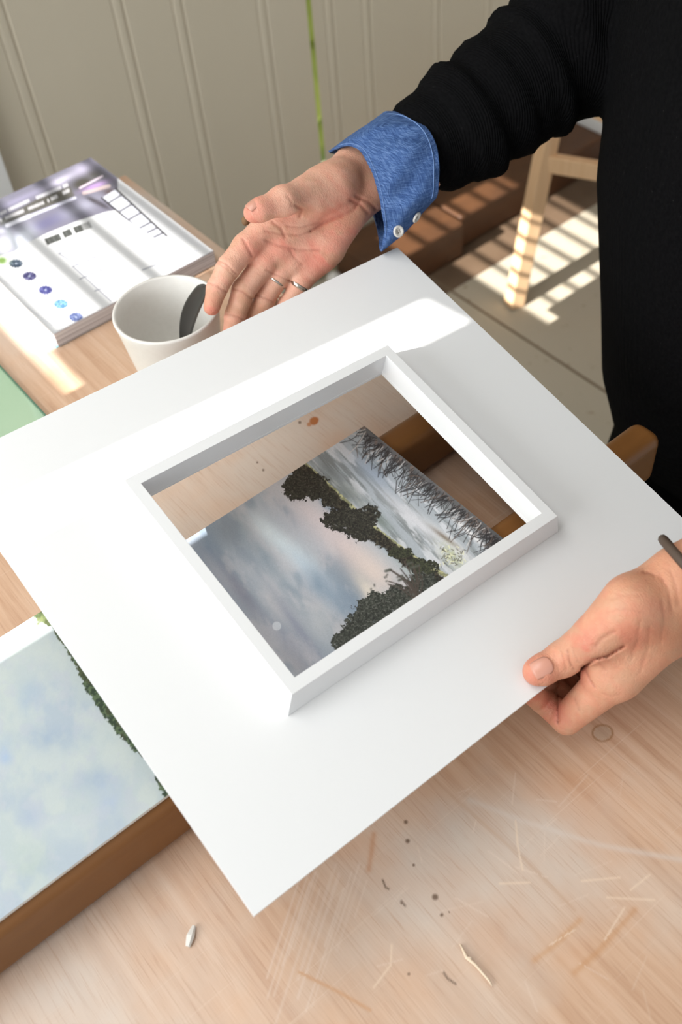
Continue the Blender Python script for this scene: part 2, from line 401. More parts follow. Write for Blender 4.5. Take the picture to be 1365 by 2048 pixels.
# ---------------------------------------------------------------- worktable
TX0, TX1, TY0, TY1 = -1.1, .512, -.55, 1.175
tb = empty('worktable', (-.3, .3, 0), 'pale scuffed beech worktable covered in knife scratches', 'table')
V, F = gridplane(-.15, TX1, -.12, TY1, .00092, .75)
u, v, _ = toc(V); x, y = V[:, 0], V[:, 1]
colr = np.tile(s2l((160, 110, 70)), (len(V), 1)); al = np.zeros(len(V))
def stain(mask, c, a):
    global colr, al
    m_ = np.clip(mask*a, 0, 1); k = m_ > al
    colr[k] = s2l(c); al = np.maximum(al, m_)
def blob(cx, cy, rx, ry, rot=0, soft=.35, nz=.4, seed=1):
    dx = u-cx; dy = v-cy; c_, s_ = math.cos(rot), math.sin(rot)
    r = np.hypot((dx*c_+dy*s_)/rx, (-dx*s_+dy*c_)/ry)+nz*(fbm(u/9, v/9, seed, 3)-.5)
    return 1-sstep(1-soft, 1+soft, r)
stain(blob(629, 842, 10, 8, -.5, .2, .3), (168, 98, 44), .95)
stain(blob(620, 848, 6, 4, -.5, .3), (176, 108, 56), .8)
for p in ((600, 845, 3), (527, 940, 2.5), (515, 925, 2), (812, 1644, 4), (816, 1682, 4.5), (828, 1730, 3), (871, 1794, 6), (884, 1830, 3.5), (804, 1806, 3), (899, 1824, 2), (818, 1948, 3)):
    stain(blob(p[0], p[1], p[2], p[2], 0, .5, .2), (92, 68, 50), .85)
r = np.hypot((u-1206)/20, (v-1466)/16); ring = np.exp(-((r-1)/.12)**2); stain(ring, (150, 112, 72), .8); stain((1-sstep(.8, 1, r)), (178, 162, 142), .5)
def line(pts, wd, c, a):
    x0 = min(q_[0] for q_ in pts)-3*wd; x1 = max(q_[0] for q_ in pts)+3*wd; y0 = min(q_[1] for q_ in pts)-3*wd; y1 = max(q_[1] for q_ in pts)+3*wd
    k = np.nonzero((u > x0) & (u < x1) & (v > y0) & (v < y1))[0]
    if len(k) == 0: return
    m_ = np.exp(-(polyd(u[k], v[k], pts)/wd)**2)*a; h_ = m_ > al[k]
    colr[k[h_]] = s2l(c); al[k[h_]] = m_[h_]
line([(748, 1668), (744, 1700), (738, 1740)], 6, (178, 122, 78), .5)
line([(1160, 1840), (1110, 1890), (1070, 1920)], 7, (190, 140, 92), .45)
line([(1270, 1820), (1200, 1900), (1150, 1945)], 7, (186, 134, 86), .45)
line([(600, 1945), (680, 1985), (740, 2020)], 4, (190, 140, 96), .6)
line([(870, 1560), (960, 1640), (1050, 1720), (1150, 1820)], 4, (176, 138, 108), .35)
line([(940, 1600), (1040, 1640), (1200, 1690), (1365, 1720)], 6, (208, 196, 186), .5)
for pts in ([(1032, 1640), (1036, 1690), (1046, 1740)], [(1000, 1767), (1060, 1765)], [(1165, 1762), (1240, 1755)], [(1300, 1750), (1262, 1780)], [(1215, 1795), (1310, 1800)], [(784, 1890), (782, 1930), (748, 1975)], [(1250, 1815), (1210, 1880)], [(1150, 1860), (1100, 1890)]):
    line(pts, 2.2, (228, 206, 182), .6)
for i in range(22):
    x0 = 610+rng.rand()*130; y0 = 1720+rng.rand()*60; L = 60+rng.rand()*240
    line([(x0, y0), (x0-.33*L, y0+L)], 1.6+rng.rand()*1.5, (220, 202, 188), .15+.3*rng.rand())
for i in range(30):
    x0 = 800+rng.rand()*500; y0 = 1520+rng.rand()*480; a_ = rng.rand()*3.1; L = 20+rng.rand()*70
    line([(x0, y0), (x0+math.cos(a_)*L, y0+math.sin(a_)*L)], 1.6, (226, 208, 192), .15+.25*rng.rand())
for pts in ([(766, 1760), (772, 1775), (778, 1778)], [(803, 1802), (811, 1812)], [(888, 1945), (896, 1957), (912, 1968)]):
    line(pts, 2.0, (88, 68, 52), .9)
t_ = mesh('tabletop', V, F, m_table, tb)
at = t_.data.color_attributes.new('Col', 'FLOAT_COLOR', 'POINT')
at.data.foreach_set('color', np.concatenate([colr, al[:, None]], 1).astype(np.float32).ravel())
b = MB(); b.box((TX0, TY0, .715), (TX1-.0003, TY1-.0003, .7499)); b.build('table_slab', m_table, tb)
for lx, ly in ((-.95, -.45), (.44, -.45), (-.95, 1.10), (.44, 1.10)):
    b = MB(); b.box((lx-.03, ly-.03, 0), (lx+.03, ly+.03, .715)); b.build('leg', m_tedge, tb, bevel=.003)

# battens that carry the paintings
def batten(y0, y1, x0, x1, label):
    b = MB(); b.box((x0, y0, .7503), (x1, y1, .81)); o = b.build('wooden_batten', m_brown, smooth=False, bevel=.011, seg=6)
    for p in o.data.polygons: p.use_smooth = True
    return tag(o, label, 'batten', 'brown battens under the paintings')
batten(.498, .528, -.75, .55, 'brown stained batten crossing under the far edge of the framed-view painting')
batten(.348, .380, -.75, .598, 'brown stained batten in front, its rounded end sticking out past the board on the right')

# ---------------------------------------------------------------- paintings
def draw_tree(C, x, y, cx, cy, rx, ry, seed, dark=(38, 40, 30), mid=(74, 82, 56), hi=(118, 120, 96), jag=.5, sc=7):
    r = np.hypot((x-cx)/rx, (y-cy)/ry); n_ = fbm(x/sc, y/sc, seed, 4); n2 = fbm(x/2.6, y/2.6, seed+5, 3)
    dark = tuple(q_*.72 for q_ in dark); mid = tuple(q_*.78 for q_ in mid); hi = tuple(q_*.8 for q_ in hi)
    m_ = 1-sstep(.92, 1.0, r+jag*(n_-.5)*1.6+.25*(n2-.5))
    holes = sstep(.62, .68, n_*.6+n2*.4)*sstep(.3, .9, r)
    m_ = m_*(1-.8*holes)
    t = np.clip((n2-.3)/.4, 0, 1)[..., None]; c_ = s2l(dark)*(1-t)+s2l(mid)*t
    t2 = sstep(.62, .76, fbm(x/3.2, y/2.2, seed+9, 2))[..., None]*.55; c_ = c_*(1-t2)+s2l(hi)*t2
    m_ = m_[..., None]; return C*(1-m_)+c_*m_
def sided_box(name, V, F, bounds, z0, m_top, m_side, parent=None):
    pass
def make_painting(x0, x1, y0, y1, step, zt, thick, painter, name, label, side):
    root = empty(name, ((x0+x1)/2, (y0+y1)/2, zt-thick), label, 'painting', 'small landscape paintings on the battens')
    V, F = gridplane(x0, x1, y0, y1, step, zt); u, v, _ = toc(V)
    C = painter(u, v, V[:, 0], V[:, 1])
    o = mesh('painted_surface', V, F, m_canvas, root); setcol(o, np.clip(C, 0, 1))
    b = MB(); b.box((x0, y0, zt-thick), (x1, y1, zt-.0002)); b.build('panel', side, root)
    return root
def paint_center(u, v, X, Y):
    # axes of the picture: p runs along the horizon, q from the reeds (0) up into the sky (1)
    p = (Y-.345)/.195; q = (.405-X)/.198
    lat = u*.55+v*.83; acr = u*.83-v*.55
    C = np.tile(s2l((158, 164, 172)), (len(u), 1))
    # sky
    n1 = fbm(lat/150, acr/55, 11, 4); n2 = fbm(lat/70, acr/34, 12, 4)
    C = mix(C, s2l((112, 128, 146)), sstep(.42, .62, n1)*.8)
    C = mix(C, s2l((176, 172, 176)), sstep(.5, .7, n2)*.7)
    def g(cx, cy, rx, ry, rot=.97):
        dx = u-cx; dy = v-cy; c_, s_ = math.cos(rot), math.sin(rot)
        return np.exp(-((dx*c_+dy*s_)/rx)**2-((-dx*s_+dy*c_)/ry)**2)
    fz = lambda A: np.clip(A*(.72+.56*fbm(lat/26, acr/13, 21, 4)), 0, 1)
    for cx, cy, rx, ry, rot, c_, a_ in [
        (405, 1095, 60, 34, .9, (98, 120, 142), .9), (465, 1060, 34, 40, 0, (112, 120, 128), .75), (530, 1120, 90, 22, .9, (116, 132, 146), .8),
        (560, 1080, 60, 17, .7, (186, 198, 204), .95), (610, 1130, 60, 17, .8, (170, 186, 198), .9), (655, 1180, 70, 20, .8, (164, 178, 192), .8),
        (640, 1170, 40, 22, .9, (112, 134, 156), .8), (690, 1205, 45, 26, .8, (104, 128, 152), .85), (485, 1190, 70, 17, .9, (96, 100, 118), .85),
        (440, 1150, 70, 14, .9, (150, 150, 160), .6), (560, 1215, 80, 22, .9, (168, 166, 168), .8), (600, 1260, 100, 12, .95, (112, 120, 142), .75),
        (580, 1290, 60, 22, .9, (120, 126, 146), .7), (640, 1250, 60, 24, .9, (160, 164, 170), .8), (480, 1130, 60, 13, .9, (140, 150, 162), .6),
        (620, 1060, 70, 24, .8, (168, 164, 172), .8), (560, 1040, 50, 16, .8, (150, 158, 170), .7), (600, 1330, 60, 20, .9, (138, 138, 148), .7), (520, 1260, 60, 26, .9, (142, 142, 150), .6)]:
        C = mix(C, s2l(c_), fz(g(cx, cy, rx, ry, rot)*a_))
    C = mix(C, s2l((196, 176, 174)), np.clip(g(690, 1090, 75, 24, .75)*.9, 0, 1)); C = mix(C, s2l((204, 184, 174)), np.clip(g(745, 1140, 60, 28, .75)*.9, 0, 1))
    C = mix(C, s2l((204, 192, 176)), np.clip(g(740, 1185, 45, 14, .9)*1, 0, 1)*.8)
    C = mix(C, s2l((192, 176, 178)), np.clip(g(625, 1030, 60, 18, .75), 0, 1)*.8)
    C = mix(C, s2l((142, 156, 168)), np.clip(g(780, 1100, 40, 9, .7)*1.2, 0, 1)); C = mix(C, s2l((150, 160, 160)), np.clip(g(820, 1140, 40, 10, .75)*1.1, 0, 1))
    # the water: everything on the reed side of the bank line
    bank = [(560, 905), (612, 928), (640, 955), (690, 1000), (740, 1048), (795, 1090), (850, 1130), (900, 1155), (960, 1200)]
    xs = [b_[0] for b_ in bank]; ys = [b_[1] for b_ in bank]; yb = np.interp(u, xs, ys)
    water = sstep(-3, 1, yb-v)*1.0
    W_ = np.tile(s2l((150, 158, 166)), (len(u), 1)); al_ = u*.68+v*.73; ac_ = u*.73-v*.68
    nw = fbm(al_/90, ac_/9, 31, 5); W_ = mix(W_, s2l((104, 110, 110)), sstep(.45, .65, nw)*.8); nw2 = fbm(al_/60, ac_/14, 33, 4)
    W_ = mix(W_, s2l((190, 192, 198)), sstep(.5, .68, nw2)*.8)
    W_ = mix(W_, s2l((96, 104, 98)), np.clip(g(700, 985, 50, 14, .75), 0, 1)*.8); W_ = mix(W_, s2l((90, 96, 94)), np.clip(g(660, 940, 34, 11, .7), 0, 1)*.7)
    W_ = mix(W_, s2l((84, 100, 84)), np.clip(g(760, 1040, 34, 10, .75), 0, 1)*.7)
    W_ = mix(W_, s2l((132, 148, 170)), np.clip(g(745, 945, 50, 18, .75), 0, 1)*.8); W_ = mix(W_, s2l((186, 186, 192)), np.clip(g(830, 1040, 80, 12, .72), 0, 1)*.9)
    W_ = mix(W_, s2l((206, 204, 206)), np.clip(g(900, 1085, 60, 10, .72), 0, 1)*.8)
    W_ = mix(W_, s2l((110, 90, 70)), np.clip(g(890, 1075, 36, 5, .65), 0, 1)*.9); W_ = mix(W_, s2l((168, 172, 140)), np.clip(g(905, 1112, 32, 15, .8), 0, 1)*fbm(u/3, v/3, 40, 2)*1.7)
    W_ = mix(W_, s2l((216, 212, 212)), np.clip(g(945, 1070, 60, 5, .72), 0, 1)*.8)
    W_ = mix(W_, s2l((212, 210, 210)), np.clip(g(930, 1010, 60, 16, .72), 0, 1)*.7)
    C = C*(1-water[:, None])+W_*water[:, None]
    # grass bank and dark tree line
    dl = polyd(u, v, bank)
    C = mix(C, s2l((122, 122, 72)), (1-sstep(2.5, 5, dl+1.5*(fbm(u/4, v/4, 41, 2)-.5)*3))*.95)
    C = mix(C, s2l((168, 164, 108)), (1-sstep(1, 3, np.abs(dl-2)))*sstep(.5, .6, fbm(u/5, v/3, 42, 2)))
    tl = [(595, 935), (625, 950), (660, 990), (700, 1030), (740, 1062), (790, 1100), (850, 1145), (880, 1165)]
    dt = polyd(u, v, tl); wj = 15+8*(fbm(u/12, v/12, 50, 3)-.5)*2; tm = (1-sstep(wj-4, wj, dt+2*(fbm(u/3, v/3, 51, 2)-.5)*3))*(v > yb-1)
    tn = fbm(u/3, v/3, 52, 3); tc = mix(np.tile(s2l((30, 26, 20)), (len(u), 1)), s2l((66, 60, 44)), sstep(.45, .65, tn))
    C = C*(1-tm[:, None])+tc*tm[:, None]
    for i, (cx, cy, rx, ry) in enumerate([(603, 968, 32, 32), (590, 975, 24, 24), (632, 975, 26, 26), (672, 1040, 28, 22), (700, 1040, 30, 28), (722, 1062, 30, 22), (735, 1035, 26, 24), (660, 1000, 18, 18)]):
        C = draw_tree(C, u, v, cx, cy, rx, ry, 60+i, (32, 30, 24), (62, 60, 46), (106, 102, 84), .55, 6)
    for i, (cx, cy, rx, ry) in enumerate([(800, 1105, 26, 12), (850, 1135, 28, 14), (832, 1125, 20, 10)]):
        C = draw_tree(C, u, v, cx, cy, rx, ry, 80+i, (40, 42, 28), (70, 76, 46), (96, 100, 66), .5, 6)
    # near trees at the bottom edge
    for i, (cx, cy, rx, ry) in enumerate([(850, 1165, 32, 20), (800, 1195, 34, 26), (765, 1215, 40, 32), (740, 1225, 34, 32), (722, 1240, 26, 26), (700, 1262, 22, 22), (682, 1285, 18, 20), (710, 1290, 30, 22), (740, 1270, 34, 26), (830, 1200, 30, 20)]):
        C = draw_tree(C, u, v, cx, cy, rx, ry, 90+i, (40, 44, 38), (78, 84, 72), (128, 130, 120), .55, 8)
    r2 = np.random.RandomState(5)
    def stroke(pts, wd, c_, a_=.9):
        nonlocal C
        x0 = min(q_[0] for q_ in pts)-6; x1 = max(q_[0] for q_ in pts)+6; y0 = min(q_[1] for q_ in pts)-6; y1 = max(q_[1] for q_ in pts)+6
        k = np.nonzero((u > x0) & (u < x1) & (v > y0) & (v < y1))[0]
        if len(k) == 0: return
        d_ = polyd(u[k], v[k], pts); m_ = np.exp(-(d_/wd)**2)*a_
        C[k] = C[k]*(1-m_[:, None])+s2l(c_)*m_[:, None]
    for i in range(16):                                   # bare branches of the leaning tree
        a_ = -2.5+r2.rand()*1.25; L = 40+r2.rand()*42; q0 = (838-r2.rand()*10, 1200-r2.rand()*8); q1 = (q0[0]+math.cos(a_)*L*.6, q0[1]+math.sin(a_)*L*.6); q2 = (q1[0]+math.cos(a_-.35)*L*.4, q1[1]+math.sin(a_-.35)*L*.4)
        stroke([q0, q1, q2], 1.5, (70, 58, 50)); C = C
        if i % 2 == 0: stroke([q2, (q2[0]-9, q2[1]+3)], 2.6, (74, 76, 66), .8)
    for i in range(26):
        cx = 740+r2.rand()*90; cy = 1150+r2.rand()*50
        stroke([(cx, cy), (cx+r2.rand()*5-2, cy+r2.rand()*5-2)], 2.0, (80, 78, 70), .8)
    # reeds along the picture's bottom edge
    edge = [(730, 858), (790, 905), (860, 962), (930, 1016), (1005, 1078), (1060, 1120)]
    ed = polyd(u, v, edge); ew = 13+6*(fbm(u/14, v/14, 55, 3)-.5)*2+10*sstep(900, 960, u)
    C = mix(C, s2l((58, 54, 54)), (1-sstep(ew*.5, ew*1.6, ed))*.85)
    C = mix(C, s2l((122, 100, 88)), np.exp(-(ed/16)**2)*sstep(.55, .68, fbm(u/8, v/8, 56, 3))*.7)
    for i in range(320):
        t = r2.rand(); ex = np.interp(t, np.linspace(0, 1, 6), [e_[0] for e_ in edge]); ey = np.interp(t, np.linspace(0, 1, 6), [e_[1] for e_ in edge])
        a_ = 2.45+r2.randn()*.38; L = 14+r2.rand()**1.5*46; o_ = r2.rand()*20
        q0 = (ex-o_*.7, ey+o_*.7*.4); q1 = (q0[0]+math.cos(a_)*L*.55, q0[1]+math.sin(a_)*L*.55); a2 = a_+r2.randn()*.45; q2 = (q1[0]+math.cos(a2)*L*.45, q1[1]+math.sin(a2)*L*.45)
        c_ = (40, 36, 38) if r2.rand() < .80 else ((96, 78, 68) if r2.rand() < .7 else (180, 174, 172))
        stroke([q0, q1, q2], .72+r2.rand()*.4, c_, .9)
    for i in range(60):
        a_ = r2.rand()*6.28; cx = 880+r2.rand()*50; cy = 1095+r2.rand()*35
        stroke([(cx, cy), (cx+5*math.cos(a_), cy+5*math.sin(a_))], 1.0, (84, 80, 58) if i % 3 else (206, 204, 160), .8)
    mn = np.hypot(u-554, v-1252); C = mix(C, s2l((196, 200, 204)), (1-sstep(7.5, 10, mn))*.5)
    gr = (fbm(u/1.3, v/1.3, 57, 2)-.5)*.10
    lum = (C@np.array([.25, .6, .15]))[:, None]; C = C*.74+lum*.26
    return np.clip(C*1.40*(1+gr[:, None]*1.6), 0, 1)
def paint_left(u, v, X, Y):
    C = np.tile(s2l((196, 208, 210)), (len(u), 1))
    n1 = fbm(u/95, v/120, 71, 5); n2 = fbm(u/60, v/80, 72, 5); n3 = fbm(u/26, v/26, 73, 4)
    C = mix(C, s2l((180, 194, 210)), sstep(.46, .66, n1)*.7)
    C = mix(C, s2l((208, 217, 213)), sstep(.46, .68, n2)*.7)
    C = mix(C, s2l((198, 204, 214)), sstep(.5, .7, n3)*.5)
    for cx, cy, rx, ry, c_, a_ in [(120, 1480, 70, 26, (160, 180, 204), .8), (190, 1560, 60, 26, (164, 182, 206), .85), (60, 1400, 30, 40, (168, 190, 214), .7), (10, 1510, 14, 30, (160, 186, 226), .8),
                                   (60, 1640, 22, 26, (170, 184, 216), .8), (60, 1720, 40, 50, (178, 196, 192), .8), (220, 1600, 26, 40, (176, 192, 220), .8), (90, 1330, 60, 30, (200, 210, 212), .8), (120, 1660, 60, 30, (210, 220, 218), .8), (40, 1560, 60, 30, (208, 218, 212), .7)]:
        C = mix(C, s2l(c_), np.clip(np.exp(-((u-cx)/rx)**2-((v-cy)/ry)**2)*a_*(.1+1.0*fbm(u/22, v/22, 74, 5)), 0, 1))
    bx = [66, 104, 128, 150, 168, 198, 238, 268, 300, 316, 330, 420]; by = [1232, 1256, 1292, 1330, 1372, 1420, 1470, 1500, 1528, 1566, 1596, 1700]
    ub = np.interp(v, by, bx)+7*(fbm(u/6, v/6, 75, 3)-.5)*2
    gm = sstep(-1.5, 1.5, u-ub)
    gn = fbm(u/5, v/5, 76, 3); G = mix(np.tile(s2l((40, 62, 40)), (len(u), 1)), s2l((92, 112, 78)), sstep(.42, .62, gn)); G = mix(G, s2l((68, 70, 40)), sstep(.5, .6, fbm(u/20, v/20, 77, 2))*.6)
    C = C*(1-gm[:, None])+G*gm[:, None]
    k = np.exp(-((u-78)/16)**2-((v-1240)/12)**2); C = mix(C, s2l((128, 138, 92)), np.clip(k*1.2*fbm(u/4, v/4, 78, 2)*1.6, 0, 1))
    gr = (fbm(u/1.4, v/1.4, 79, 2)-.5)*.06
    return np.clip(C*.76*(1+gr[:, None]), 0, 1)
make_painting(.190, .405, .343, .540, .00036, .8132, .003, paint_center, 'landscape_painting', 'small oil painting of river, trees and reeds seen through the opening of the white board', m_edgew)
make_painting(-.14, .12, .3535, .5585, .0007, .8132, .003, paint_left, 'landscape_painting', 'pale blue cloud painting with a green treeline, on the left under the board corner', m_edgew)

# ---------------------------------------------------------------- white board with raised frame
A = atc((795, 495), 2050*.00048); B4 = atc((-116, 933), 2050*.00048*.79347474); D4 = atc((1437, 1103), 2050*.00048*.84672729)
U = (D4-A); LU = np.linalg.norm(U); U /= LU; Nn = np.cross(B4-A, U); Nn /= np.linalg.norm(Nn)
if Nn[2] < 0: Nn = -Nn
Vv = np.cross(Nn, U); Vv = Vv if Vv@(B4-A) > 0 else -Vv; LV = float((B4-A)@Vv)
def BP(u_, v_, h_=0.0): return A+U*u_+Vv*v_+Nn*h_
def wb_(p, h=0.0):
    r = ray(p); return ORG+r*(((A+Nn*h-ORG)@Nn)/(r@Nn))
bd = empty('framed_mat_board', BP(LU/2, LV/2, -.003), 'large white mat board with a raised white frame around its opening, held in both hands', 'mat board')
iu0, iu1, iv0, iv1 = .1145, .3070, .1140, .3570; TH = .003
sk = .0068/LV
def ringmesh(name, rings, m, parent, bevel=0):
    V = []; F = []
    for r_ in rings: V += [BP(*q_) for q_ in r_]
    for k in range(len(rings)-1):
        for i in range(4): F.append((k*4+i, k*4+(i+1) % 4, (k+1)*4+(i+1) % 4, (k+1)*4+i))
    o = mesh(name, V, F, m, parent)
    if bevel:
        mo = o.modifiers.new('bevel', 'BEVEL'); mo.width = bevel; mo.segments = 2; mo.limit_method = 'ANGLE'; mo.angle_limit = .5
    return o
def rect(u0, u1, v0, v1, h_): return [(u0, v0, h_), (u1, v0, h_), (u1, v1, h_), (u0, v1, h_)]
def full(h_): return [(0, 0, h_), (LU, 0, h_), (LU+.0035, LV, h_), (.006, LV, h_)]
g_ = .0
ringmesh('mat_board', [rect(iu0, iu1, iv0, iv1, 0), full(0), full(-TH), rect(iu0, iu1, iv0, iv1, -TH), rect(iu0, iu1, iv0, iv1, 0)], m_board, bd)
HF = .021
def rectx(e, h_): return rect(iu0-e, iu1+e, iv0-e, iv1+e, h_)
fr_ = ringmesh('raised_frame', [rectx(0.0002, -TH+.0002), rectx(0.0002, HF), rectx(.0095, HF), rectx(.0145, 0.0002), rectx(.0005, -TH+.0001), rectx(0.0002, -TH+.0002)], m_board, bd, .0009)

# ---------------------------------------------------------------- magazine, cup, spoon, glass
mg = empty('magazine', (.38, 1.07, .75), 'thick glossy magazine with a kitchen photo cover at the far end of the table', 'magazine')
V, F = gridplane(.270, .4875, .922, 1.2145, .0009, .7705)
u, v, _ = toc(V)
def paint_mag(u, v):
    C = np.tile(s2l((226, 227, 232)), (len(u), 1))
    def fillpoly(pts, c, soft=1.2, a=1.0):
        nonlocal C
        ins = np.zeros(len(u), bool); j = len(pts)-1
        for i in range(len(pts)):
            xi, yi = pts[i]; xj, yj = pts[j]
            if yi != yj: ins ^= ((yi > v) != (yj > v)) & (u < (xj-xi)*(v-yi)/(yj-yi)+xi)
            j = i
        d_ = polyd(u, v, list(pts)+[pts[0]]); m_ = np.where(ins, sstep(-soft, soft, d_), sstep(-soft, soft, -d_))*a
        C = mix(C, s2l(c), m_)
    def ln(a, b_, wd, c, al=1.0):
        nonlocal C
        d_, _t = segd(u, v, a, b_); C = mix(C, s2l(c), (1-sstep(wd*.5, wd*.5+1.2, d_))*al)
    def gb(cx, cy, rx, ry, rot, c, a):
        nonlocal C
        dx = u-cx; dy = v-cy; c_, s_ = math.cos(rot), math.sin(rot)
        C = mix(C, s2l(c), np.clip(np.exp(-((dx*c_+dy*s_)/rx)**2-((-dx*s_+dy*c_)/ry)**2)*a, 0, 1))
    fillpoly([(-120, 470), (-20, 395), (182, 312), (235, 355), (238, 420), (215, 425), (160, 442), (100, 466), (50, 488), (30, 502), (-120, 640)], (120, 118, 134), 1)
    gb(170, 335, 26, 12, -.5, (186, 180, 204), .9); gb(120, 362, 30, 7, -.45, (204, 200, 220), .9); gb(165, 366, 26, 13, -.3, (72, 70, 66), 1.2); gb(190, 350, 16, 10, 0, (86, 84, 84), 1)
    gb(40, 398, 50, 6, -.42, (150, 146, 172), .8); fillpoly([(0, 440), (70, 400), (140, 372), (150, 392), (60, 428), (0, 452)], (92, 90, 86), 3)
    gb(100, 398, 30, 6, -.4, (74, 72, 68), 1); gb(20, 436, 26, 6, -.4, (96, 94, 92), 1)
    r3 = np.random.RandomState(3)
    for (a, b_, hgt) in (((0, 428), (62, 399), 4.2), ((72, 396), (136, 369), 4.6), ((0, 441), (48, 421), 4.6), ((56, 418), (88, 405), 4.2), ((95, 402), (139, 380), 5.4)):
        L = math.hypot(b_[0]-a[0], b_[1]-a[1]); n_ = int(L/3.6)
        for i in range(n_):
            t = (i+.5)/n_; cx = a[0]+(b_[0]-a[0])*t; cy = a[1]+(b_[1]-a[1])*t
            if r3.rand() < .1: continue
            ln((cx-.8, cy-hgt*.45), (cx+.8, cy+hgt*.45), 1.0+r3.rand()*.7, (226, 225, 230), .85)
    ln((14, 451), (60, 432), 6.5, (226, 226, 238)); ln((60, 432), (150, 396), 4.5, (206, 206, 224)); 
    gb(95, 445, 60, 12, -.42, (104, 102, 132), 1.1); gb(160, 415, 40, 12, -.4, (160, 160, 178), .9); gb(50, 480, 20, 24, .3, (228, 232, 246), 1.3); gb(24, 480, 8, 30, -.5, (120, 128, 134), 1)
    gb(8, 490, 16, 20, 0, (206, 206, 218), 1); gb(2, 462, 8, 5, 0, (190, 190, 206), 1)
    fillpoly([(30, 503), (50, 487), (100, 464), (160, 440), (215, 423), (240, 419), (330, 470), (430, 505), (300, 600), (100, 670), (-120, 560), (0, 512)], (232, 233, 236), .8)
    gb(190, 372, 24, 5, -.35, (170, 140, 190), 1.2); ln((168, 386), (218, 372), 6, (196, 178, 178), .9); ln((160, 376), (205, 352), 2.4, (214, 200, 214)); gb(222, 385, 18, 8, .2, (80, 66, 66), 1)
    gb(185, 400, 18, 5, .5, (70, 66, 72), 1); gb(205, 410, 20, 5, .5, (66, 62, 70), .9)
    fillpoly([(232, 378), (334, 472), (306, 486), (204, 396)], (206, 208, 220), 1)
    ln((204, 396), (308, 484), 2.6, (44, 42, 48)); ln((232, 378), (334, 472), 2.6, (44, 42, 48))
    for t in (.12, .32, .5, .7, .82, .93):
        a = (204+104*t, 396+88*t); b_ = (232+102*t, 378+94*t); ln(a, b_, 1.8, (62, 60, 66))
    fillpoly([(240, 430), (345, 500), (400, 500), (350, 535), (300, 520)], (218, 220, 230), 2, .8); ln((270, 470), (355, 534), 1.2, (236, 237, 242), .9)
    # blocky dark lettering
    for (a, b_) in (((92, 484), (122, 473)), ((127, 470), (145, 463)), ((149, 461), (182, 449))):
        n_ = int((b_[0]-a[0])/3.3)
        for i in range(n_):
            cx = a[0]+3.3*(i+.5); cy = a[1]+(b_[1]-a[1])*(i+.5)/n_
            ln((cx-3, cy-5), (cx+2.2, cy+5), 2.3 if i % 3 else 2.9, (44, 48, 44), .95 if cx < 166 else .6)
    fillpoly([(100, 497), (175, 468), (185, 480), (120, 508)], (214, 215, 220), 2, .8)
    for pts in ([(118, 507), (205, 560)], [(150, 497), (248, 545)], [(118, 507), (165, 488)], [(146, 533), (205, 508)], [(160, 558), (246, 522)], [(190, 582), (262, 553)], [(146, 533), (222, 602)], [(175, 520), (228, 560)], [(235, 565), (250, 580)], [(285, 540), (340, 518)]):
        ln(pts[0], pts[1], 1.5, (150, 152, 164), .9)
    for cx, cy, c_ in ((32, 527, (44, 56, 72)), (59, 552, (50, 48, 88)), (91, 580, (58, 60, 116)), (122, 608, (84, 132, 168)), (152, 634, (84, 96, 140))):
        r_ = np.hypot((u-cx)/14.5, (v-cy)/9.2)*(1+.10*np.sin(np.arctan2(v-cy, (u-cx)*.64)*14)); n_ = fbm(u/2.4, v/2.4, 88, 2)
        C = mix(C, s2l(c_), (1-sstep(.9, 1.05, r_))); C = mix(C, s2l(tuple(min(255, q_+70) for q_ in c_)), (1-sstep(.8, 1, r_))*sstep(.5, .7, n_)*.7)
        C = mix(C, s2l((190, 200, 214)), 1-sstep(.08, .16, r_))
    gb(4, 521, 12, 9, 0, (110, 140, 70), 1.2); ln((-20, 560), (105, 652), 1.4, (206, 207, 214), .9); ln((-20, 545), (20, 570), 1.2, (214, 214, 220), .9)
    return C*.64
o = mesh('cover', V, F, m_print, mg); setcol(o, paint_mag(u, v))
b = MB(); b.box((.2705, .9215, .7512), (.4880, 1.2140, .7703)); b.build('pages', m_pages, mg, bevel=.0006)
b = MB(); b.box((.2680, .9230, .7502), (.4870, 1.2130, .7511)); b.build('back_cover', m_cyan, mg)

cup = empty('cup', (.343, .772, .75), 'large cream stoneware cup holding a dark spoon', 'cup')
b = MB(); b.lathe([(0, .0), (.036, 0), (.040, .003), (.0425, .02), (.0475, .055), (.0525, .092), (.0543, .1), (.0538, .1022), (.0520, .1026), (.0504, .1012), (.0478, .085), (.0435, .05), (.039, .015), (.034, .009), (0, .008)], (.343, .772, .7502), 96)
b.build('body', m_mug, cup, True)
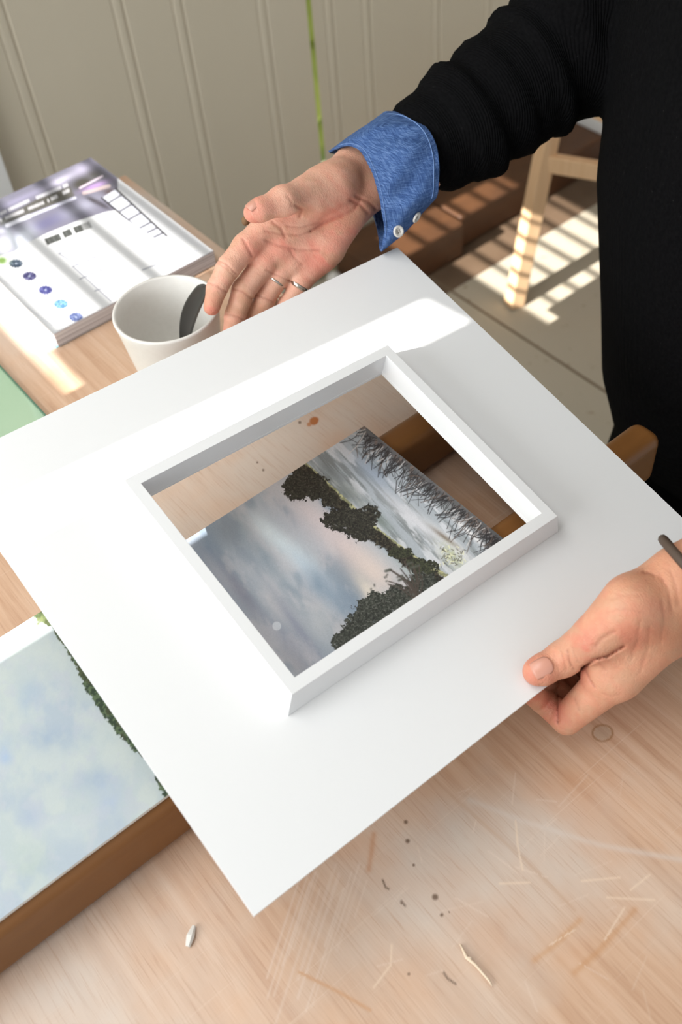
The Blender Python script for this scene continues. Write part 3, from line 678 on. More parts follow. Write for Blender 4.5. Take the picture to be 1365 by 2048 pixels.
# spoon: a curved, hollow, leaf-shaped end standing in the cup against the rim
def blade():
    n, k = 28, 12; P0 = atz((368, 712), .800); P1 = atz((376, 640), .858); P2 = atz((411, 570), .915)
    side = np.cross(P2-P0, RM[:, 2]); side /= np.linalg.norm(side); V = []; back = RM[:, 2]
    for i in range(n+1):
        t = i/n; c = (1-t)**2*P0+2*t*(1-t)*P1+t*t*P2+side*(.004*math.sin(math.pi*t))
        wd = .0045+.0038*math.sin(math.pi*min(1, max(0, (t-.12)/.9)))**.8 if t > .12 else .0045
        if t > .93: wd *= (1-(t-.93)/.07)**.5+.04
        for j in range(k+1):
            a = (j/k-.5)*2; V.append(c+side*wd*a+back*(.007*(1-a*a)*min(1, wd/.012)))
    F = [(i*(k+1)+j, i*(k+1)+j+1, (i+1)*(k+1)+j+1, (i+1)*(k+1)+j) for i in range(n) for j in range(k)]
    o = mesh('spoon', V, F, m_spoon, None, True); mo = o.modifiers.new('t', 'SOLIDIFY'); mo.thickness = .0028; mo.offset = 0
    mo = o.modifiers.new('s', 'SUBSURF'); mo.levels = 1; mo.render_levels = 1
    return tag(o, 'dark grey curved spoon leaning in the cream cup next to the fingertip', 'spoon')
blade()
gl = empty('glass_sheet', (0, .95, .75), 'pale green glass sheet lying on the table at the left edge of the photo', 'glass sheet')
b = MB(); b.box((-.3, .74, .7502), (.2045, 1.16, .7507)); b.build('backing_card', m_pale, gl)
b = MB(); b.box((-.3, .74, .7509), (.2045, 1.16, .7545)); b.build('pane', m_glass, gl)
b = MB(); b.box((.2046, .74, .7509), (.2058, 1.16, .7545)); b.build('pane_edge', m_glassedge, gl)

# wood splinter and twig on the table
c = atz((382, 1872), .75)
b = MB(); b.tube([atz((376, 1893), .7518), atz((381, 1872), .7524), atz((388, 1852), .7518)], [.0018, .0030, .0014], 6)
tag(b.build('wood_splinter', m_edgew, smooth=False), 'tiny white splinter below the left painting', 'splinter')
b = MB(); b.tube([atz((921, 1888), .7515), atz((934, 1915), .752), atz((952, 1930), .752), atz((978, 1960), .752), atz((985, 1972), .7515)], [.0006, .0013, .0011, .0009, .0005], 6)
b.tube([atz((934, 1915), .752), atz((944, 1916), .753)], [.001, .0006], 6)
tag(b.build('wood_shaving', m_chip, smooth=True), 'thin pale curl of wood on the bare table near the bottom', 'wood shaving')
# ---------------------------------------------------------------- person
# bodies and clothes are grown as smooth distance fields and turned into one continuous surface each
def sfield(lo, hi, step):
    lo = np.array(lo, float); hi = np.array(hi, float); n = np.ceil((hi-lo)/step).astype(int)+1
    ax = [(lo[i]+step*np.arange(n[i])).astype(np.float32) for i in range(3)]
    return np.meshgrid(*ax, indexing='ij'), lo, step
def smin(a, b, k):
    h = np.clip(.5+.5*(b-a)/k, 0, 1); return b*(1-h)+a*h-k*h*(1-h)
def cone(G, p, q, r0, r1):
    p = np.asarray(p, np.float32); d = np.asarray(q, np.float32)-p; L = float(d@d)+1e-12
    X, Y, Z = G[0]-p[0], G[1]-p[1], G[2]-p[2]
    t = np.clip((X*d[0]+Y*d[1]+Z*d[2])/L, 0, 1); X -= t*d[0]; Y -= t*d[1]; Z -= t*d[2]
    return np.sqrt(X*X+Y*Y+Z*Z)-(r0+(r1-r0)*t)
def chain(G, pts, rs, k=.004):
    f = None
    for a, b, ra, rb in zip(pts[:-1], pts[1:], rs[:-1], rs[1:]):
        c = cone(G, a, b, ra, rb); f = c if f is None else smin(f, c, k)
    return f
def nets(F, lo, step):
    S = F < 0; nx, ny, nz = F.shape
    c = np.zeros((nx-1, ny-1, nz-1), np.int8)
    for i in (0, 1):
        for j in (0, 1):
            for k in (0, 1): c += S[i:nx-1+i, j:ny-1+j, k:nz-1+k]
    act = (c > 0) & (c < 8); ci = np.argwhere(act); idx = np.full(act.shape, -1, np.int32); idx[act] = np.arange(len(ci))
    P = np.zeros((len(ci), 3)); W = np.zeros(len(ci)); I, J, K = ci.T
    cor = [(i, j, k) for i in (0, 1) for j in (0, 1) for k in (0, 1)]
    for a in cor:
        for ax in range(3):
            if a[ax]: continue
            b = list(a); b[ax] = 1
            fa = F[I+a[0], J+a[1], K+a[2]]; fb = F[I+b[0], J+b[1], K+b[2]]
            m = (fa < 0) != (fb < 0); t = np.where(m, fa/(fa-fb+1e-12), 0)
            q = np.array(a, float)[None, :].repeat(len(ci), 0); q[:, ax] += t
            P[m] += q[m]; W[m] += 1
    P /= W[:, None]; V = lo+(ci+P)*step; Fs = []
    for ax in range(3):
        s0 = [slice(0, -1)]*3; s1 = [slice(0, -1)]*3; s0[ax] = slice(0, -1); s1[ax] = slice(1, None)
        full0 = [slice(None)]*3; full1 = [slice(None)]*3; full0[ax] = slice(0, -1); full1[ax] = slice(1, None)
        A0 = S[tuple(full0)]; A1 = S[tuple(full1)]; e = np.argwhere(A0 != A1); sg = A0[A0 != A1]
        o1, o2 = [(1, 2), (2, 0), (0, 1)][ax]
        ok = (e[:, o1] > 0) & (e[:, o2] > 0) & (e[:, o1] < act.shape[o1]) & (e[:, o2] < act.shape[o2]); e = e[ok]; sg = sg[ok]
        def at_(d1_, d2_):
            q = e.copy(); q[:, o1] -= d1_; q[:, o2] -= d2_; return idx[q[:, 0], q[:, 1], q[:, 2]]
        quad = np.stack([at_(1, 1), at_(0, 1), at_(0, 0), at_(1, 0)], 1); quad[~sg] = quad[~sg][:, ::-1]
        Fs.append(quad)
    return V, np.concatenate(Fs)
def bbox(pts, pad): p = np.array(pts); return p.min(0)-pad, p.max(0)+pad

pe = empty('person', (.84, .42, 0), 'person in a black knit sweater with a blue shirt cuff, holding the white board', 'person')

# right hand, palm towards the viewer (joint places; radii in metres)
c_ = atc
RH = dict(
 index=([c_((545,448),.955), c_((492,494),.945), c_((457,535),.937), c_((434,577),.941), c_((424,614),.948)], [.0150,.0122,.0108,.0094,.0078]),
 middle=([c_((580,480),.965), c_((528,528),.957), c_((488,580),.955), c_((470,632),.966), c_((462,672),.985)], [.0150,.0116,.0110,.0098,.0080]),
 ring=([c_((605,505),.970), c_((560,552),.966), c_((528,600),.970), c_((500,645),.986), c_((490,672),1.004)], [.0140,.0100,.0098,.0088,.0074]),
 pinky=([c_((640,520),.972), c_((602,567),.970), c_((574,610),.976), c_((556,640),.99), c_((548,662),1.003)], [.0128,.0088,.0084,.0076,.0066]))
R_wr = [c_((712,336),.985), c_((730,384),.985)]; R_fa = [c_((850,262),.985), c_((868,318),.985)]
thumbR = ([c_((680,362),.965), c_((612,388),.938), c_((566,402),.916), c_((520,420),.905), c_((506,426),.904)], [.0200,.0150,.0128,.0098,.0082])
allp = [p for k in RH.values() for p in k[0]]+R_wr+R_fa+thumbR[0]
lo, hi = bbox(allp, .028); G, lo, st_ = sfield(lo, hi, .0013)
pal = chain(G, [R_wr[0], c_((640,385),.962), c_((548,448),.957)], [.0195,.020,.0145], .01)
for a, b, ra, rb in ((R_wr[0], R_fa[0], .0205, .026), (R_wr[1], R_fa[1], .0195, .026), (R_wr[0], c_((590,470),.966), .018, .0140), (R_wr[1], c_((612,500),.970), .0175, .0135),
                     (R_wr[1], c_((648,508),.970), .0175, .0130), (c_((700,412),.976), c_((656,490),.972), .0165, .0150), (c_((668,375),.955), c_((630,392),.948), .0205, .0185), (c_((655,500),.972), c_((606,545),.974), .0140, .0105),
                     (c_((600,440),.962), c_((560,470),.958), .0165, .0145), (c_((596,470),.964), c_((560,505),.960), .014, .0125), (c_((630,490),.969), c_((585,528),.967), .0135, .0120)):
    pal = smin(pal, cone(G, a, b, ra, rb), .009)
fg = None
for k, (pts, rs) in RH.items():
    f = chain(G, pts[1:], rs[1:], .003); fg = f if fg is None else smin(fg, f, .0012)
    pal = smin(pal, cone(G, pts[0], pts[1], rs[0], rs[1]), .006)
F = smin(pal, fg, .0045); th = chain(G, *thumbR, k=.006); F = smin(F, th, .008)
def creases(F, G, lst, czmax):
    P = np.stack([g.ravel() for g in G], 1); near = np.abs(F.ravel()) < .006; k = np.nonzero(near)[0]; u, v, z = toc(P[k]); add = np.zeros(len(k))
    for pts, wd, dp, zm in lst:
        d_ = polyd(u, v, pts); e = np.exp(-(d_/wd)**2)*dp
        add += np.where(z < (zm or czmax), e, 0)
    Fr = F.ravel().copy(); Fr[k] += add; return Fr.reshape(F.shape)
CR = [([(432,520),(452,528),(472,548)], 2.2, .0012, None), ([(436,527),(455,538),(470,556)], 1.8, .0009, None), ([(418,566),(434,572),(452,584)], 2.0, .0011, None),
      ([(466,578),(486,584),(508,600)], 2.2, .0012, None), ([(449,627),(470,632),(490,640)], 2.0, .0010, None), ([(512,590),(530,596),(546,604)], 2.0, .0011, None),
      ([(486,478),(494,492),(504,512)], 2.6, .0013, None), ([(532,540),(560,553),(578,562)], 2.0, .0010, None), ([(578,560),(600,575),(616,580)], 2.0, .0010, None),
      ([(722,398),(708,420),(680,432),(650,444),(622,462)], 3.0, .0016, None), ([(622,462),(600,470),(560,468),(530,462)], 2.6, .0009, None), ([(640,500),(600,500),(560,492),(530,480)], 2.6, .0010, None),
      ([(700,400),(722,410),(736,426)], 3.0, .0014, None), ([(712,392),(738,404),(752,418)], 3.0, .0012, None), ([(640,445),(600,455),(575,452)], 2.5, .0008, None),
      ([(590,410),(604,420),(600,432)], 3.0, .0016, None), ([(575,392),(583,402),(584,414)], 2.5, .0008, None), ([(545,444),(562,456),(570,474)], 3.0, .0012, None), ([(605,530),(590,515),(580,500)], 2.6, .0007, None)]
F = creases(F, G, CR, 1.2)
V1, Q1 = nets(F, lo, st_)
def skincol(V, tips, redp, base_, red, dark=None):
    x, y, z = V.T; C = np.tile(s2l(base_), (len(V), 1)); m_ = np.zeros(len(V))
    for p, r_ in tips: m_ = np.maximum(m_, np.exp(-(np.linalg.norm(V-p, axis=1)/r_)**2))
    for p, r_, a_ in redp: m_ = np.maximum(m_, a_*np.exp(-(np.linalg.norm(V-p, axis=1)/r_)**2))
    n_ = fbm(x*160+z*90, y*160-z*70, 91, 4); m_ = np.clip(m_*.9+(n_-.5)*.7, 0, 1)
    C = mix(C, s2l(red), m_); n2 = fbm(x*70+z*40, y*70+z*50, 92, 3); C = mix(C, s2l((200, 158, 128)), sstep(.5, .75, n2)*.5)
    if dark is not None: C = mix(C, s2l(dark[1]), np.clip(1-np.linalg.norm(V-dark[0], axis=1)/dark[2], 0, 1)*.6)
    return C
def creasecol(C, V, lst, c):
    u, v, z = toc(V)
    for pts, wd, dp, zm in lst: C = mix(C, s2l(c), np.exp(-(polyd(u, v, pts)/(wd*.8))**2)*min(.55, dp*380))
    return C
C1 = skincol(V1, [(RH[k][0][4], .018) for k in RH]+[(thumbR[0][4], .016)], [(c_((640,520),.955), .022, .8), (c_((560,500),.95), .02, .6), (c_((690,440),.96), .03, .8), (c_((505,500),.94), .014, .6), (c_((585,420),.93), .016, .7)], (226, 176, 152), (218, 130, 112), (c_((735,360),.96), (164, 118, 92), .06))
C1 = creasecol(C1, V1, CR, (168, 96, 80))

# left hand: thumb on top of the board, fingers curled below it
def onb(p, h): return wb_(p, h)
tipL = onb((1070,1343), .0098); ipL = onb((1126,1318), .0135)
czT = lambda P: toc(P)[2]
thumbL = ([c_((1262,1212),.705), c_((1192,1275),.722), ipL, onb((1084,1340), .0100), onb((1072,1344), .0088)], [.0215,.0165,.0125,.0108,.0092])
iPIP = c_((1134,1438),.776); iDIP = c_((1085,1400),.792); iTip = onb((1052,1378), -.0125)
indexL = ([c_((1235,1348),.742), iPIP, iDIP, iTip], [.0170,.0118,.0100,.0084])
midL = ([c_((1250,1330),.765), c_((1150,1420),.800), c_((1100,1370),.806), onb((1062,1340), -.0135)], [.0165,.0112,.0098,.0086])
rinL = ([c_((1270,1310),.785), c_((1165,1395),.822), c_((1115,1345),.826), onb((1080,1315), -.013)], [.0155,.0105,.0092,.0080])
pinL = ([c_((1290,1290),.800), c_((1195,1370),.838), c_((1150,1320),.838), onb((1120,1295), -.0125)], [.0140,.0092,.0080,.0072])
L_wr = [c_((1372,1165),.715), c_((1395,1212),.735)]; L_fa = [c_((1530,1040),.70), c_((1560,1100),.72)]
allp = [p for k in (thumbL, indexL, midL, rinL, pinL) for p in k[0]]+L_wr+L_fa
lo, hi = bbox(allp, .030); G, lo, st_ = sfield(lo, hi, .0013)
pal = chain(G, [L_wr[0], c_((1290,1215),.718), c_((1235,1290),.730)], [.0225,.0240,.0150], .012)
for a, b, ra, rb in ((L_wr[0], L_fa[0], .0230, .028), (L_wr[1], L_fa[1], .0210, .028), (L_wr[0], indexL[0][0], .0230, .0190), (L_wr[1], midL[0][0], .021, .0175), (L_wr[1], rinL[0][0], .021, .0165), (L_wr[1], pinL[0][0], .020, .015),
                     (c_((1300,1270),.735), c_((1215,1362),.750), .0225, .0150), (c_((1350,1150),.715), c_((1325,1165),.72), .014, .013), (c_((1205,1290),.733), c_((1205,1350),.748), .0105, .013)):
    pal = smin(pal, cone(G, a, b, ra, rb), .011)
for k in (indexL, midL, rinL, pinL): pal = smin(pal, cone(G, k[0][0], k[0][1], k[1][0], k[1][1]), .0022)
fg = None
for k in (indexL, midL, rinL, pinL):
    f = chain(G, k[0][1:], k[1][1:], .002); fg = f if fg is None else smin(fg, f, .0006)
F = smin(pal, fg, .0016); F = smin(F, chain(G, thumbL[0][:2], thumbL[1][:2], .006), .010); F = smin(F, chain(G, thumbL[0][1:], thumbL[1][1:], .005), .0030)
CL = [([(1136,1300),(1140,1322),(1148,1338)], 2.4, .0011, .78), ([(1122,1302),(1128,1320),(1134,1340)], 1.8, .0008, .78), ([(1248,1292),(1215,1312),(1190,1318),(1165,1336)], 3.2, .0030, None),
      ([(1116,1392),(1117,1420),(1117,1446)], 2.6, .0018, None), ([(1100,1440),(1108,1420),(1112,1396)], 1.8, .0006, None), ([(1172,1340),(1182,1362),(1190,1374)], 2.4, .0011, None), ([(1200,1326),(1212,1340)], 2.0, .0006, None),
      ([(1290,1145),(1302,1146),(1310,1152)], 3, .001, None), ([(1320,1150),(1338,1180),(1344,1220)], 3.0, .0007, None), ([(1340,1140),(1352,1170),(1358,1210)], 3.0, .0007, None), ([(1230,1262),(1205,1276),(1192,1292)], 4.0, .0008, None),
      ([(1280,1240),(1276,1280),(1262,1320)], 3.0, .0006, None), ([(1150,1395),(1158,1420)], 2.2, .0006, None),
      ([(1108,1306),(1114,1322),(1118,1338)], 1.6, .0004, .78), ([(1146,1296),(1152,1314),(1160,1326)], 1.8, .0005, .78), ([(1222,1200),(1250,1190),(1285,1192)], 2.6, .0004, None), ([(1215,1225),(1250,1218),(1290,1225)], 2.6, .0004, None),
      ([(1325,1200),(1330,1240),(1322,1285)], 3, .0005, None), ([(1300,1255),(1296,1300),(1280,1345)], 3, .0005, None), ([(1205,1385),(1222,1392),(1240,1388)], 2.4, .0005, None), ([(1120,1454),(1132,1460),(1146,1462)], 2, .0004, None)]
F = creases(F, G, CL, 1.0)
V2, Q2 = nets(F, lo, st_)
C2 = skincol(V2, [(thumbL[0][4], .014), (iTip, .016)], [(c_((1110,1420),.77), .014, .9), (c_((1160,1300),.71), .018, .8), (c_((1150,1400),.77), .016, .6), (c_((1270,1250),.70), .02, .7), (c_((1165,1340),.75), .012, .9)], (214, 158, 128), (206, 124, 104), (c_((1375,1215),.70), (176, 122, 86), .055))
C2 = creasecol(C2, V2, CL, (150, 84, 66))

# the rest of the body, hidden by the clothes except from other sides
RS = np.array([.84, .60, 1.33]); LS = np.array([.84, .22, 1.33]); RE = c_((1135, 98), .99); LE = np.array([.80, .10, 1.04])
LW = (L_fa[0]+L_fa[1])/2; RW = (R_fa[0]+R_fa[1])/2
G, lo, st_ = sfield((.40, -.02, .0), (1.06, .80, 1.72), .008)
body = chain(G, [(.84,.41,.92), (.85,.41,1.10), (.85,.41,1.30)], [.12,.11,.115], .05)
for a, b, ra, rb in ((RS, LS, .05, .05), ((.85,.41,1.33), (.835,.41,1.47), .055, .05), (RS, RE, .045, .036), (RE, RW, .036, .030), (LS, LE, .045, .036), (LE, LW, .036, .030),
                     ((.845,.47,.90), (.84,.475,.48), .075, .055), ((.84,.475,.48), (.86,.48,.06), .055, .035), ((.845,.32,.90), (.84,.30,.48), .085, .055), ((.84,.30,.48), (.86,.29,.06), .055, .035)):
    body = smin(body, cone(G, a, b, ra, rb), .03)
hd = np.sqrt(((G[0]-.825)/.098)**2+((G[1]-.41)/.076)**2+((G[2]-1.575)/.115)**2)*.085-.085
hd = smin(hd, cone(G, (.765,.41,1.515), (.755,.41,1.50), .035, .022), .02); hd = smin(hd, cone(G, (.735,.41,1.59), (.716,.41,1.56), .007, .011), .01)
for sy in (-.078, .078): hd = smin(hd, cone(G, (.84,.41+sy,1.60), (.84,.41+sy,1.56), .011, .008), .006)
body = smin(body, hd, .02); V3, Q3 = nets(body, lo, st_)
C3 = np.tile(s2l((214, 164, 138)), (len(V3), 1))
m_ = np.exp(-(((V3-np.array([.722,.41,1.525]))/np.array([.03,.022,.006]))**2).sum(1)); C3 = mix(C3, s2l((178, 96, 88)), m_)
VV = np.concatenate([V1, V2, V3]); QQ = np.concatenate([Q1, Q2+len(V1), Q3+len(V1)+len(V2)])
bo = mesh('body', VV, QQ, m_skin, pe, True); setcol(bo, np.concatenate([C1, C2, C3]))
for sy in (-.03, .03):
    b = MB(); b.lathe([(0, -.011), (.007, -.008), (.0115, 0), (.007, .008), (0, .011)], (.738, .41+sy, 1.592), 16); b.build('eye', m_button, bo, True)
def nail(center, axis, normal, L, Wd, name='fingernail'):
    axis = axis/np.linalg.norm(axis); normal = normal-axis*(normal@axis); normal /= np.linalg.norm(normal); side = np.cross(axis, normal); V = []; F = []
    n, k = 10, 10
    for i in range(n+1):
        for j in range(k+1):
            a = (i/n)*2-1; s = (j/k)*2-1
            wl = Wd*(1-.10*a*a)*(1-max(0, -a-.5)**2*1.2); rr = Wd*1.45
            V.append(center+axis*a*L*(1-.12*s*s*(1 if a > 0 else 1.4))+side*s*wl+normal*(math.sqrt(max(0, rr*rr-(s*wl)**2))-rr-.0012*a*a))
    F = [(i*(k+1)+j, i*(k+1)+j+1, (i+1)*(k+1)+j+1, (i+1)*(k+1)+j) for i in range(n) for j in range(k)]
    o = mesh(name, V, F, m_nail, bo, True); mo = o.modifiers.new('t', 'SOLIDIFY'); mo.thickness = .0012; mo.offset = 0; return o
ax = thumbL[0][4]-ipL; fr = -RM[:, 2]
nrm = Nn*.75+fr*.35; nrm /= np.linalg.norm(nrm)
nail(onb((1077,1342), .0100)+nrm*.0113, ax/np.linalg.norm(ax)-nrm*.20, nrm, .0078, .0066)
ax = thumbR[0][4]-thumbR[0][2]; up = np.array([-.15, .35, .6]); nr = up-RM[:, 2]*.55
nr = nr/np.linalg.norm(nr)
nail(thumbR[0][3]*.7+thumbR[0][4]*.3+nr*.0104, ax/np.linalg.norm(ax)-nr*.25, nr, .0070, .0060)

# rings, stick
def ringband(name, c, axis, R_, wd, th_, label=None):
    axis = axis/np.linalg.norm(axis); a = np.cross(axis, [0, 0, 1]); a /= np.linalg.norm(a); b_ = np.cross(axis, a); V = []; n = 48
    prof = [(-wd/2, 0), (-wd/2, th_*.6), (0, th_), (wd/2, th_*.6), (wd/2, 0)]
    for i in range(n):
        an = 2*math.pi*i/n
        for s_, r_ in prof: V.append(c+axis*s_+(a*math.cos(an)+b_*math.sin(an))*(R_+r_))
    k = len(prof); F = [(i*k+j, ((i+1) % n)*k+j, ((i+1) % n)*k+(j+1) % k, i*k+(j+1) % k) for i in range(n) for j in range(k)]
    return mesh(name, V, F, m_silver, bo, True)
ringband('ring', c_((552,562),.967), RH['ring'][0][2]-RH['ring'][0][1], .0101, .0026, .0012)
ringband('ring', c_((599,571),.9705), RH['pinky'][0][2]-RH['pinky'][0][1], .0090, .0042, .0012)
b = MB(); b.tube([c_((492,440),.975), c_((520,500),.985), c_((545,560),.995), c_((552,600),1.0), c_((545,630),1.01)], [.0018,.0016,.0016,.0022,.003], 8)
b2 = MB(); q0 = c_((500,441),.972); q1 = c_((487,442),.970)
stk = empty('stick', c_((520, 500), .985), 'thin pale stick with a brown nubby end held behind the raised hand', 'stick')
b.build('shaft', m_stick, stk, True); b2.tube([q0, q0*.6+q1*.4, q0*.2+q1*.8, q1*1.15-q0*.15], [.0022, .0040, .0048, .0030], 12); b2.build('nub', m_nub, stk, True)

# black sweater: torso and both sleeves in one surface
G, lo, st_ = sfield((.44, -.06, .55), (1.12, .84, 1.50), .0062)
X_, Y_, Z_ = G
zs = [.55,.60,.68,.76,.90,1.05,1.20,1.32,1.42]; ry = [.105,.135,.162,.176,.208,.212,.205,.205,.10]; rx = [.105,.125,.146,.152,.156,.152,.148,.130,.08]
RY = np.interp(Z_, zs, ry).astype(np.float32); RX = np.interp(Z_, zs, rx).astype(np.float32)
cyy = .405; cxx = .835
e_ = np.sqrt(((X_-cxx)/RX)**2+((Y_-cyy)/RY)**2)
tor = (e_-1)*np.minimum(RX, RY)*.9; tor = np.maximum(tor, .605-Z_); tor = np.maximum(tor, Z_-1.43)
def folds(f, p, q, r_, amp, fr_, ph=0):
    p = np.asarray(p); d = np.asarray(q)-p; L = np.linalg.norm(d); d = d/L
    t = (X_-p[0])*d[0]+(Y_-p[1])*d[1]+(Z_-p[2])*d[2]
    n_ = np.sin(t*fr_+ph+9*(Z_-p[2])+5*(X_-p[0]))+.5*np.sin(t*fr_*1.7+14*(Y_-p[1])); return f-amp*n_*np.clip(1-np.abs(f)/.03, 0, 1)
RC = c_((838, 300), .985)
m1 = c_((932, 244), .985); m2 = c_((1040, 166), .987)
sl = chain(G, [RC, m1, m2, RE], [.0425,.0530,.0570,.0600], .02); sl = smin(sl, chain(G, [RE, RS*.5+RE*.5+np.array([.0,.0,0]), RS], [.064,.074,.085], .02), .02)
sl = folds(sl, RC, RE, .05, .0030, 150); sl = folds(sl, RC, RE, .05, .0014, 331, 1.3)
axd = m1-RC; axd /= np.linalg.norm(axd); cut = -((X_-RC[0])*axd[0]+(Y_-RC[1])*axd[1]+(Z_-RC[2])*axd[2])-.004; sl = np.maximum(sl, cut)
L0 = c_((1500, 1080), .70); sl2 = chain(G, [L0, (L0+LE)/2, LE, LS], [.042,.052,.060,.085], .02)
axd = LE-L0; axd /= np.linalg.norm(axd); cut = -((X_-L0[0])*axd[0]+(Y_-L0[1])*axd[1]+(Z_-L0[2])*axd[2]); sl2 = np.maximum(sl2, cut)
F = smin(tor, sl, .007); F = smin(F, sl2, .03); F = smin(F, chain(G, [RS, (.85,.41,1.36), LS], [.085,.08,.085], .03), .04)
F = np.maximum(F, np.where(Z_ > 1.38, -(np.sqrt((X_-.84)**2+(Y_-.41)**2)-.072), -1.0))
V, Q = nets(F.astype(np.float32), lo, st_); sw = mesh('sweater', V, Q, m_knit, pe, True)
# collar and hair
b = MB(); b.lathe([(.085, 1.385), (.078, 1.40), (.066, 1.425), (.062, 1.43), (.064, 1.40), (.07, 1.38)], (.84, .41, 0), 32); b.build('collar', m_denim, pe, True)
G, lo, st_ = sfield((.70, .28, 1.44), (.96, .54, 1.74), .006)
hr = np.sqrt(((G[0]-.838)/.110)**2+((G[1]-.41)/.092)**2+((G[2]-1.60)/.112)**2)*.1-.1
hr = np.maximum(hr, -((G[0]-.765)+(1.60-G[2])*-.45)); hr = smin(hr, cone(G, (.89,.41,1.56), (.885,.41,1.47), .07, .05), .02)
hr = hr-.004*np.sin(G[1]*190+G[2]*30); V, Q = nets(hr.astype(np.float32), lo, st_); mesh('hair', V, Q, m_hair, pe, True)
# trousers and shoes
G, lo, st_ = sfield((.62, .12, .05), (1.04, .72, .98), .009)
t_ = chain(G, [(.845,.47,.86), (.845,.475,.48), (.865,.48,.10)], [.095,.076,.058], .03); t_ = smin(t_, chain(G, [(.845,.32,.86), (.84,.30,.48), (.865,.29,.10)], [.122,.082,.062], .03), .03)
t_ = np.maximum(t_, .085-G[2]); V, Q = nets(t_.astype(np.float32), lo, st_); mesh('trousers', V, Q, m_trouser, pe, True)
for y_ in (.48, .29):
    G, lo, st_ = sfield((.60, y_-.07, -.01), (.96, y_+.07, .14), .006)
    f = smin(cone(G, (.90,y_,.045), (.70,y_,.036), .042, .036), cone(G, (.875,y_,.09), (.86,y_,.05), .038, .04), .02); f = np.maximum(f, .002-G[2])
    V, Q = nets(f.astype(np.float32), lo, st_); mesh('shoe', V, Q, m_trouser, pe, True)

# blue shirt cuff turned back over the sleeve end
def cr(pts, n):
    pts = [np.array(p, float) for p in pts]; L = [0]
    for a, b in zip(pts[:-1], pts[1:]): L.append(L[-1]+np.linalg.norm(b-a))
    L = np.array(L)/L[-1]; P = np.array(pts); out = []
    for t in np.linspace(0, 1, n):
        i = min(max(np.searchsorted(L, t)-1, 0), len(P)-2); u_ = (t-L[i])/(L[i+1]-L[i]); p0 = P[max(i-1, 0)]; p1 = P[i]; p2 = P[i+1]; p3 = P[min(i+2, len(P)-1)]
        out.append(.5*((2*p1)+(-p0+p2)*u_+(2*p0-5*p1+4*p2-p3)*u_**2+(-p0+3*p1-3*p2+p3)*u_**3))
    return np.array(out)
NU, NT = 72, 26
# each entry: photo place and distance; first half faces the viewer, second half is the far side
hand_rim = [(657,305,.998), (672,297,.975), (697,292,.958), (722,303,.948), (742,338,.944), (757,380,.944), (766,430,.950), (769,468,.960), (762,503,.972),
            (757,470,.995), (748,430,1.012), (735,395,1.024), (715,350,1.030), (690,318,1.024), (668,306,1.012), (657,305,.998)]
arm_rim = [(772,224,.992), (800,226,.968), (832,239,.948), (862,268,.934), (877,310,.930), (878,350,.934), (875,388,.944), (862,405,.956), (846,420,.970),
           (838,405,.998), (832,380,1.016), (822,345,1.030), (808,300,1.034), (792,262,1.026), (780,238,1.010), (772,224,.992)]
mid_rim = [(708,270,.998), (724,258,.968), (752,252,.948), (786,270,.934), (806,312,.928), (815,362,.930), (818,410,.942), (814,440,.954), (803,470,.970),
           (792,450,.998), (785,425,1.016), (775,380,1.028), (758,325,1.034), (735,285,1.028), (716,274,1.012), (708,270,.998)]
H = cr(hand_rim, NU); A_ = cr(arm_rim, NU); Md = cr(mid_rim, NU); V = []
wr_ = np.random.RandomState(2)
for j in range(NT):
    t = j/(NT-1); Lq = (1-t)*(1-2*t)*H+4*t*(1-t)*Md+t*(2*t-1)*A_
    for i in range(NU):
        th_ = i/(NU-1); x_, y_, z_ = Lq[i]
        wv = .0032*math.sin(th_*34+t*3.5)*math.sin(math.pi*t)+.0022*math.sin(th_*61-t*6)*math.sin(math.pi*t)**.5+.003*math.exp(-((t-.35)/.12)**2)*math.exp(-((th_-.07)/.08)**2)
        cz = z_+(wv if th_ < .55 else -wv)
        V.append(c_((x_, y_), cz))
F = [(j*NU+i, j*NU+i+1, (j+1)*NU+i+1, (j+1)*NU+i) for j in range(NT-1) for i in range(NU-1)]
cf = mesh('shirt_cuff', V, F, m_denim, pe, True)
mo = cf.modifiers.new('s', 'SUBSURF'); mo.levels = 1; mo.render_levels = 2
mo = cf.modifiers.new('t', 'SOLIDIFY'); mo.thickness = .0022; mo.offset = 0
V = np.array(V).reshape(NT, NU, 3)
cen = V.mean(axis=(0, 1))
def stitch(pts, r_=.0004):
    b = MB(); b.tube(pts, r_, 5); o = b.build('stitching', m_thread, cf, True)
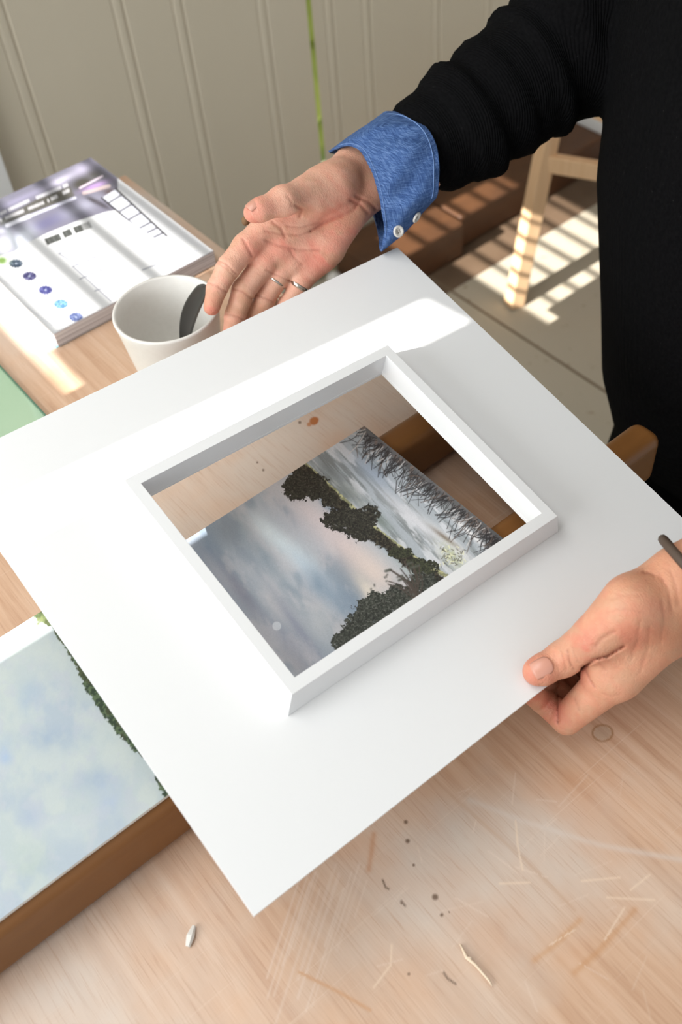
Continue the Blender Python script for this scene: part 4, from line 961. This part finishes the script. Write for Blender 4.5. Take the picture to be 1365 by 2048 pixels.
outw = lambda p: p-RM[:, 2]*.0022
stitch([outw(V[NT-3, i]) for i in range(2, 36)])
stitch([outw(V[1, i]) for i in range(2, 36)], .0003)
def button(c, nrm, R_=.0056):
    nrm = nrm/np.linalg.norm(nrm); a = np.cross(nrm, [0, 0, 1]); a /= np.linalg.norm(a); b_ = np.cross(nrm, a); V = []; n = 28
    prof = [(0, .0008), (R_*.55, .0008), (R_*.62, .0016), (R_*.9, .0019), (R_, .0012), (R_, 0), (0, 0)]
    for i in range(n):
        an = 2*math.pi*i/n
        for r_, h_ in prof: V.append(c+nrm*h_+(a*math.cos(an)+b_*math.sin(an))*r_)
    k = len(prof); F = [(i*k+j, ((i+1) % n)*k+j, ((i+1) % n)*k+(j+1) % k, i*k+(j+1) % k) for i in range(n) for j in range(k-1)]
    o = mesh('button', V, F, m_button, cf, True)
    for dx, dy in ((1, 1), (1, -1), (-1, 1), (-1, -1)):
        q = c+(a*dx+b_*dy)*.0010+nrm*.0009; bb = MB(); bb.tube([q, q+nrm*.0002], .00055, 8); bb.build('button_hole', m_strap, o)
vr = -RM[:, 2]
button(c_((797,463),.9475), vr+RM[:, 0]*.55+RM[:, 1]*.25, .0054)
button(c_((833,434),.957), vr*.25+RM[:, 0]*.8+RM[:, 1]*.6, .0054)
# left cuff and strap at the edge of the photo
b = MB(); p0 = c_((1455,1105),.705); p1 = c_((1540,1050),.70); b.tube([p0, p0*.5+p1*.5, p1], [.038,.040,.044], 32, cap=False); o = b.build('shirt_cuff', m_denim, pe, True); mo = o.modifiers.new('t', 'SOLIDIFY'); mo.thickness = .002
b = MB(); ctr = c_((1392,1152),.715); a1 = L_fa[0]-L_wr[0]; a1 /= np.linalg.norm(a1); xx = np.cross(a1, [0, 0, 1]); xx /= np.linalg.norm(xx); yy = np.cross(a1, xx)
b.tube([ctr+xx*.034*math.cos(k*math.pi/16)+yy*.031*math.sin(k*math.pi/16) for k in range(33)], .0035, 10, cap=False); b.build('strap', m_strap, pe, True)
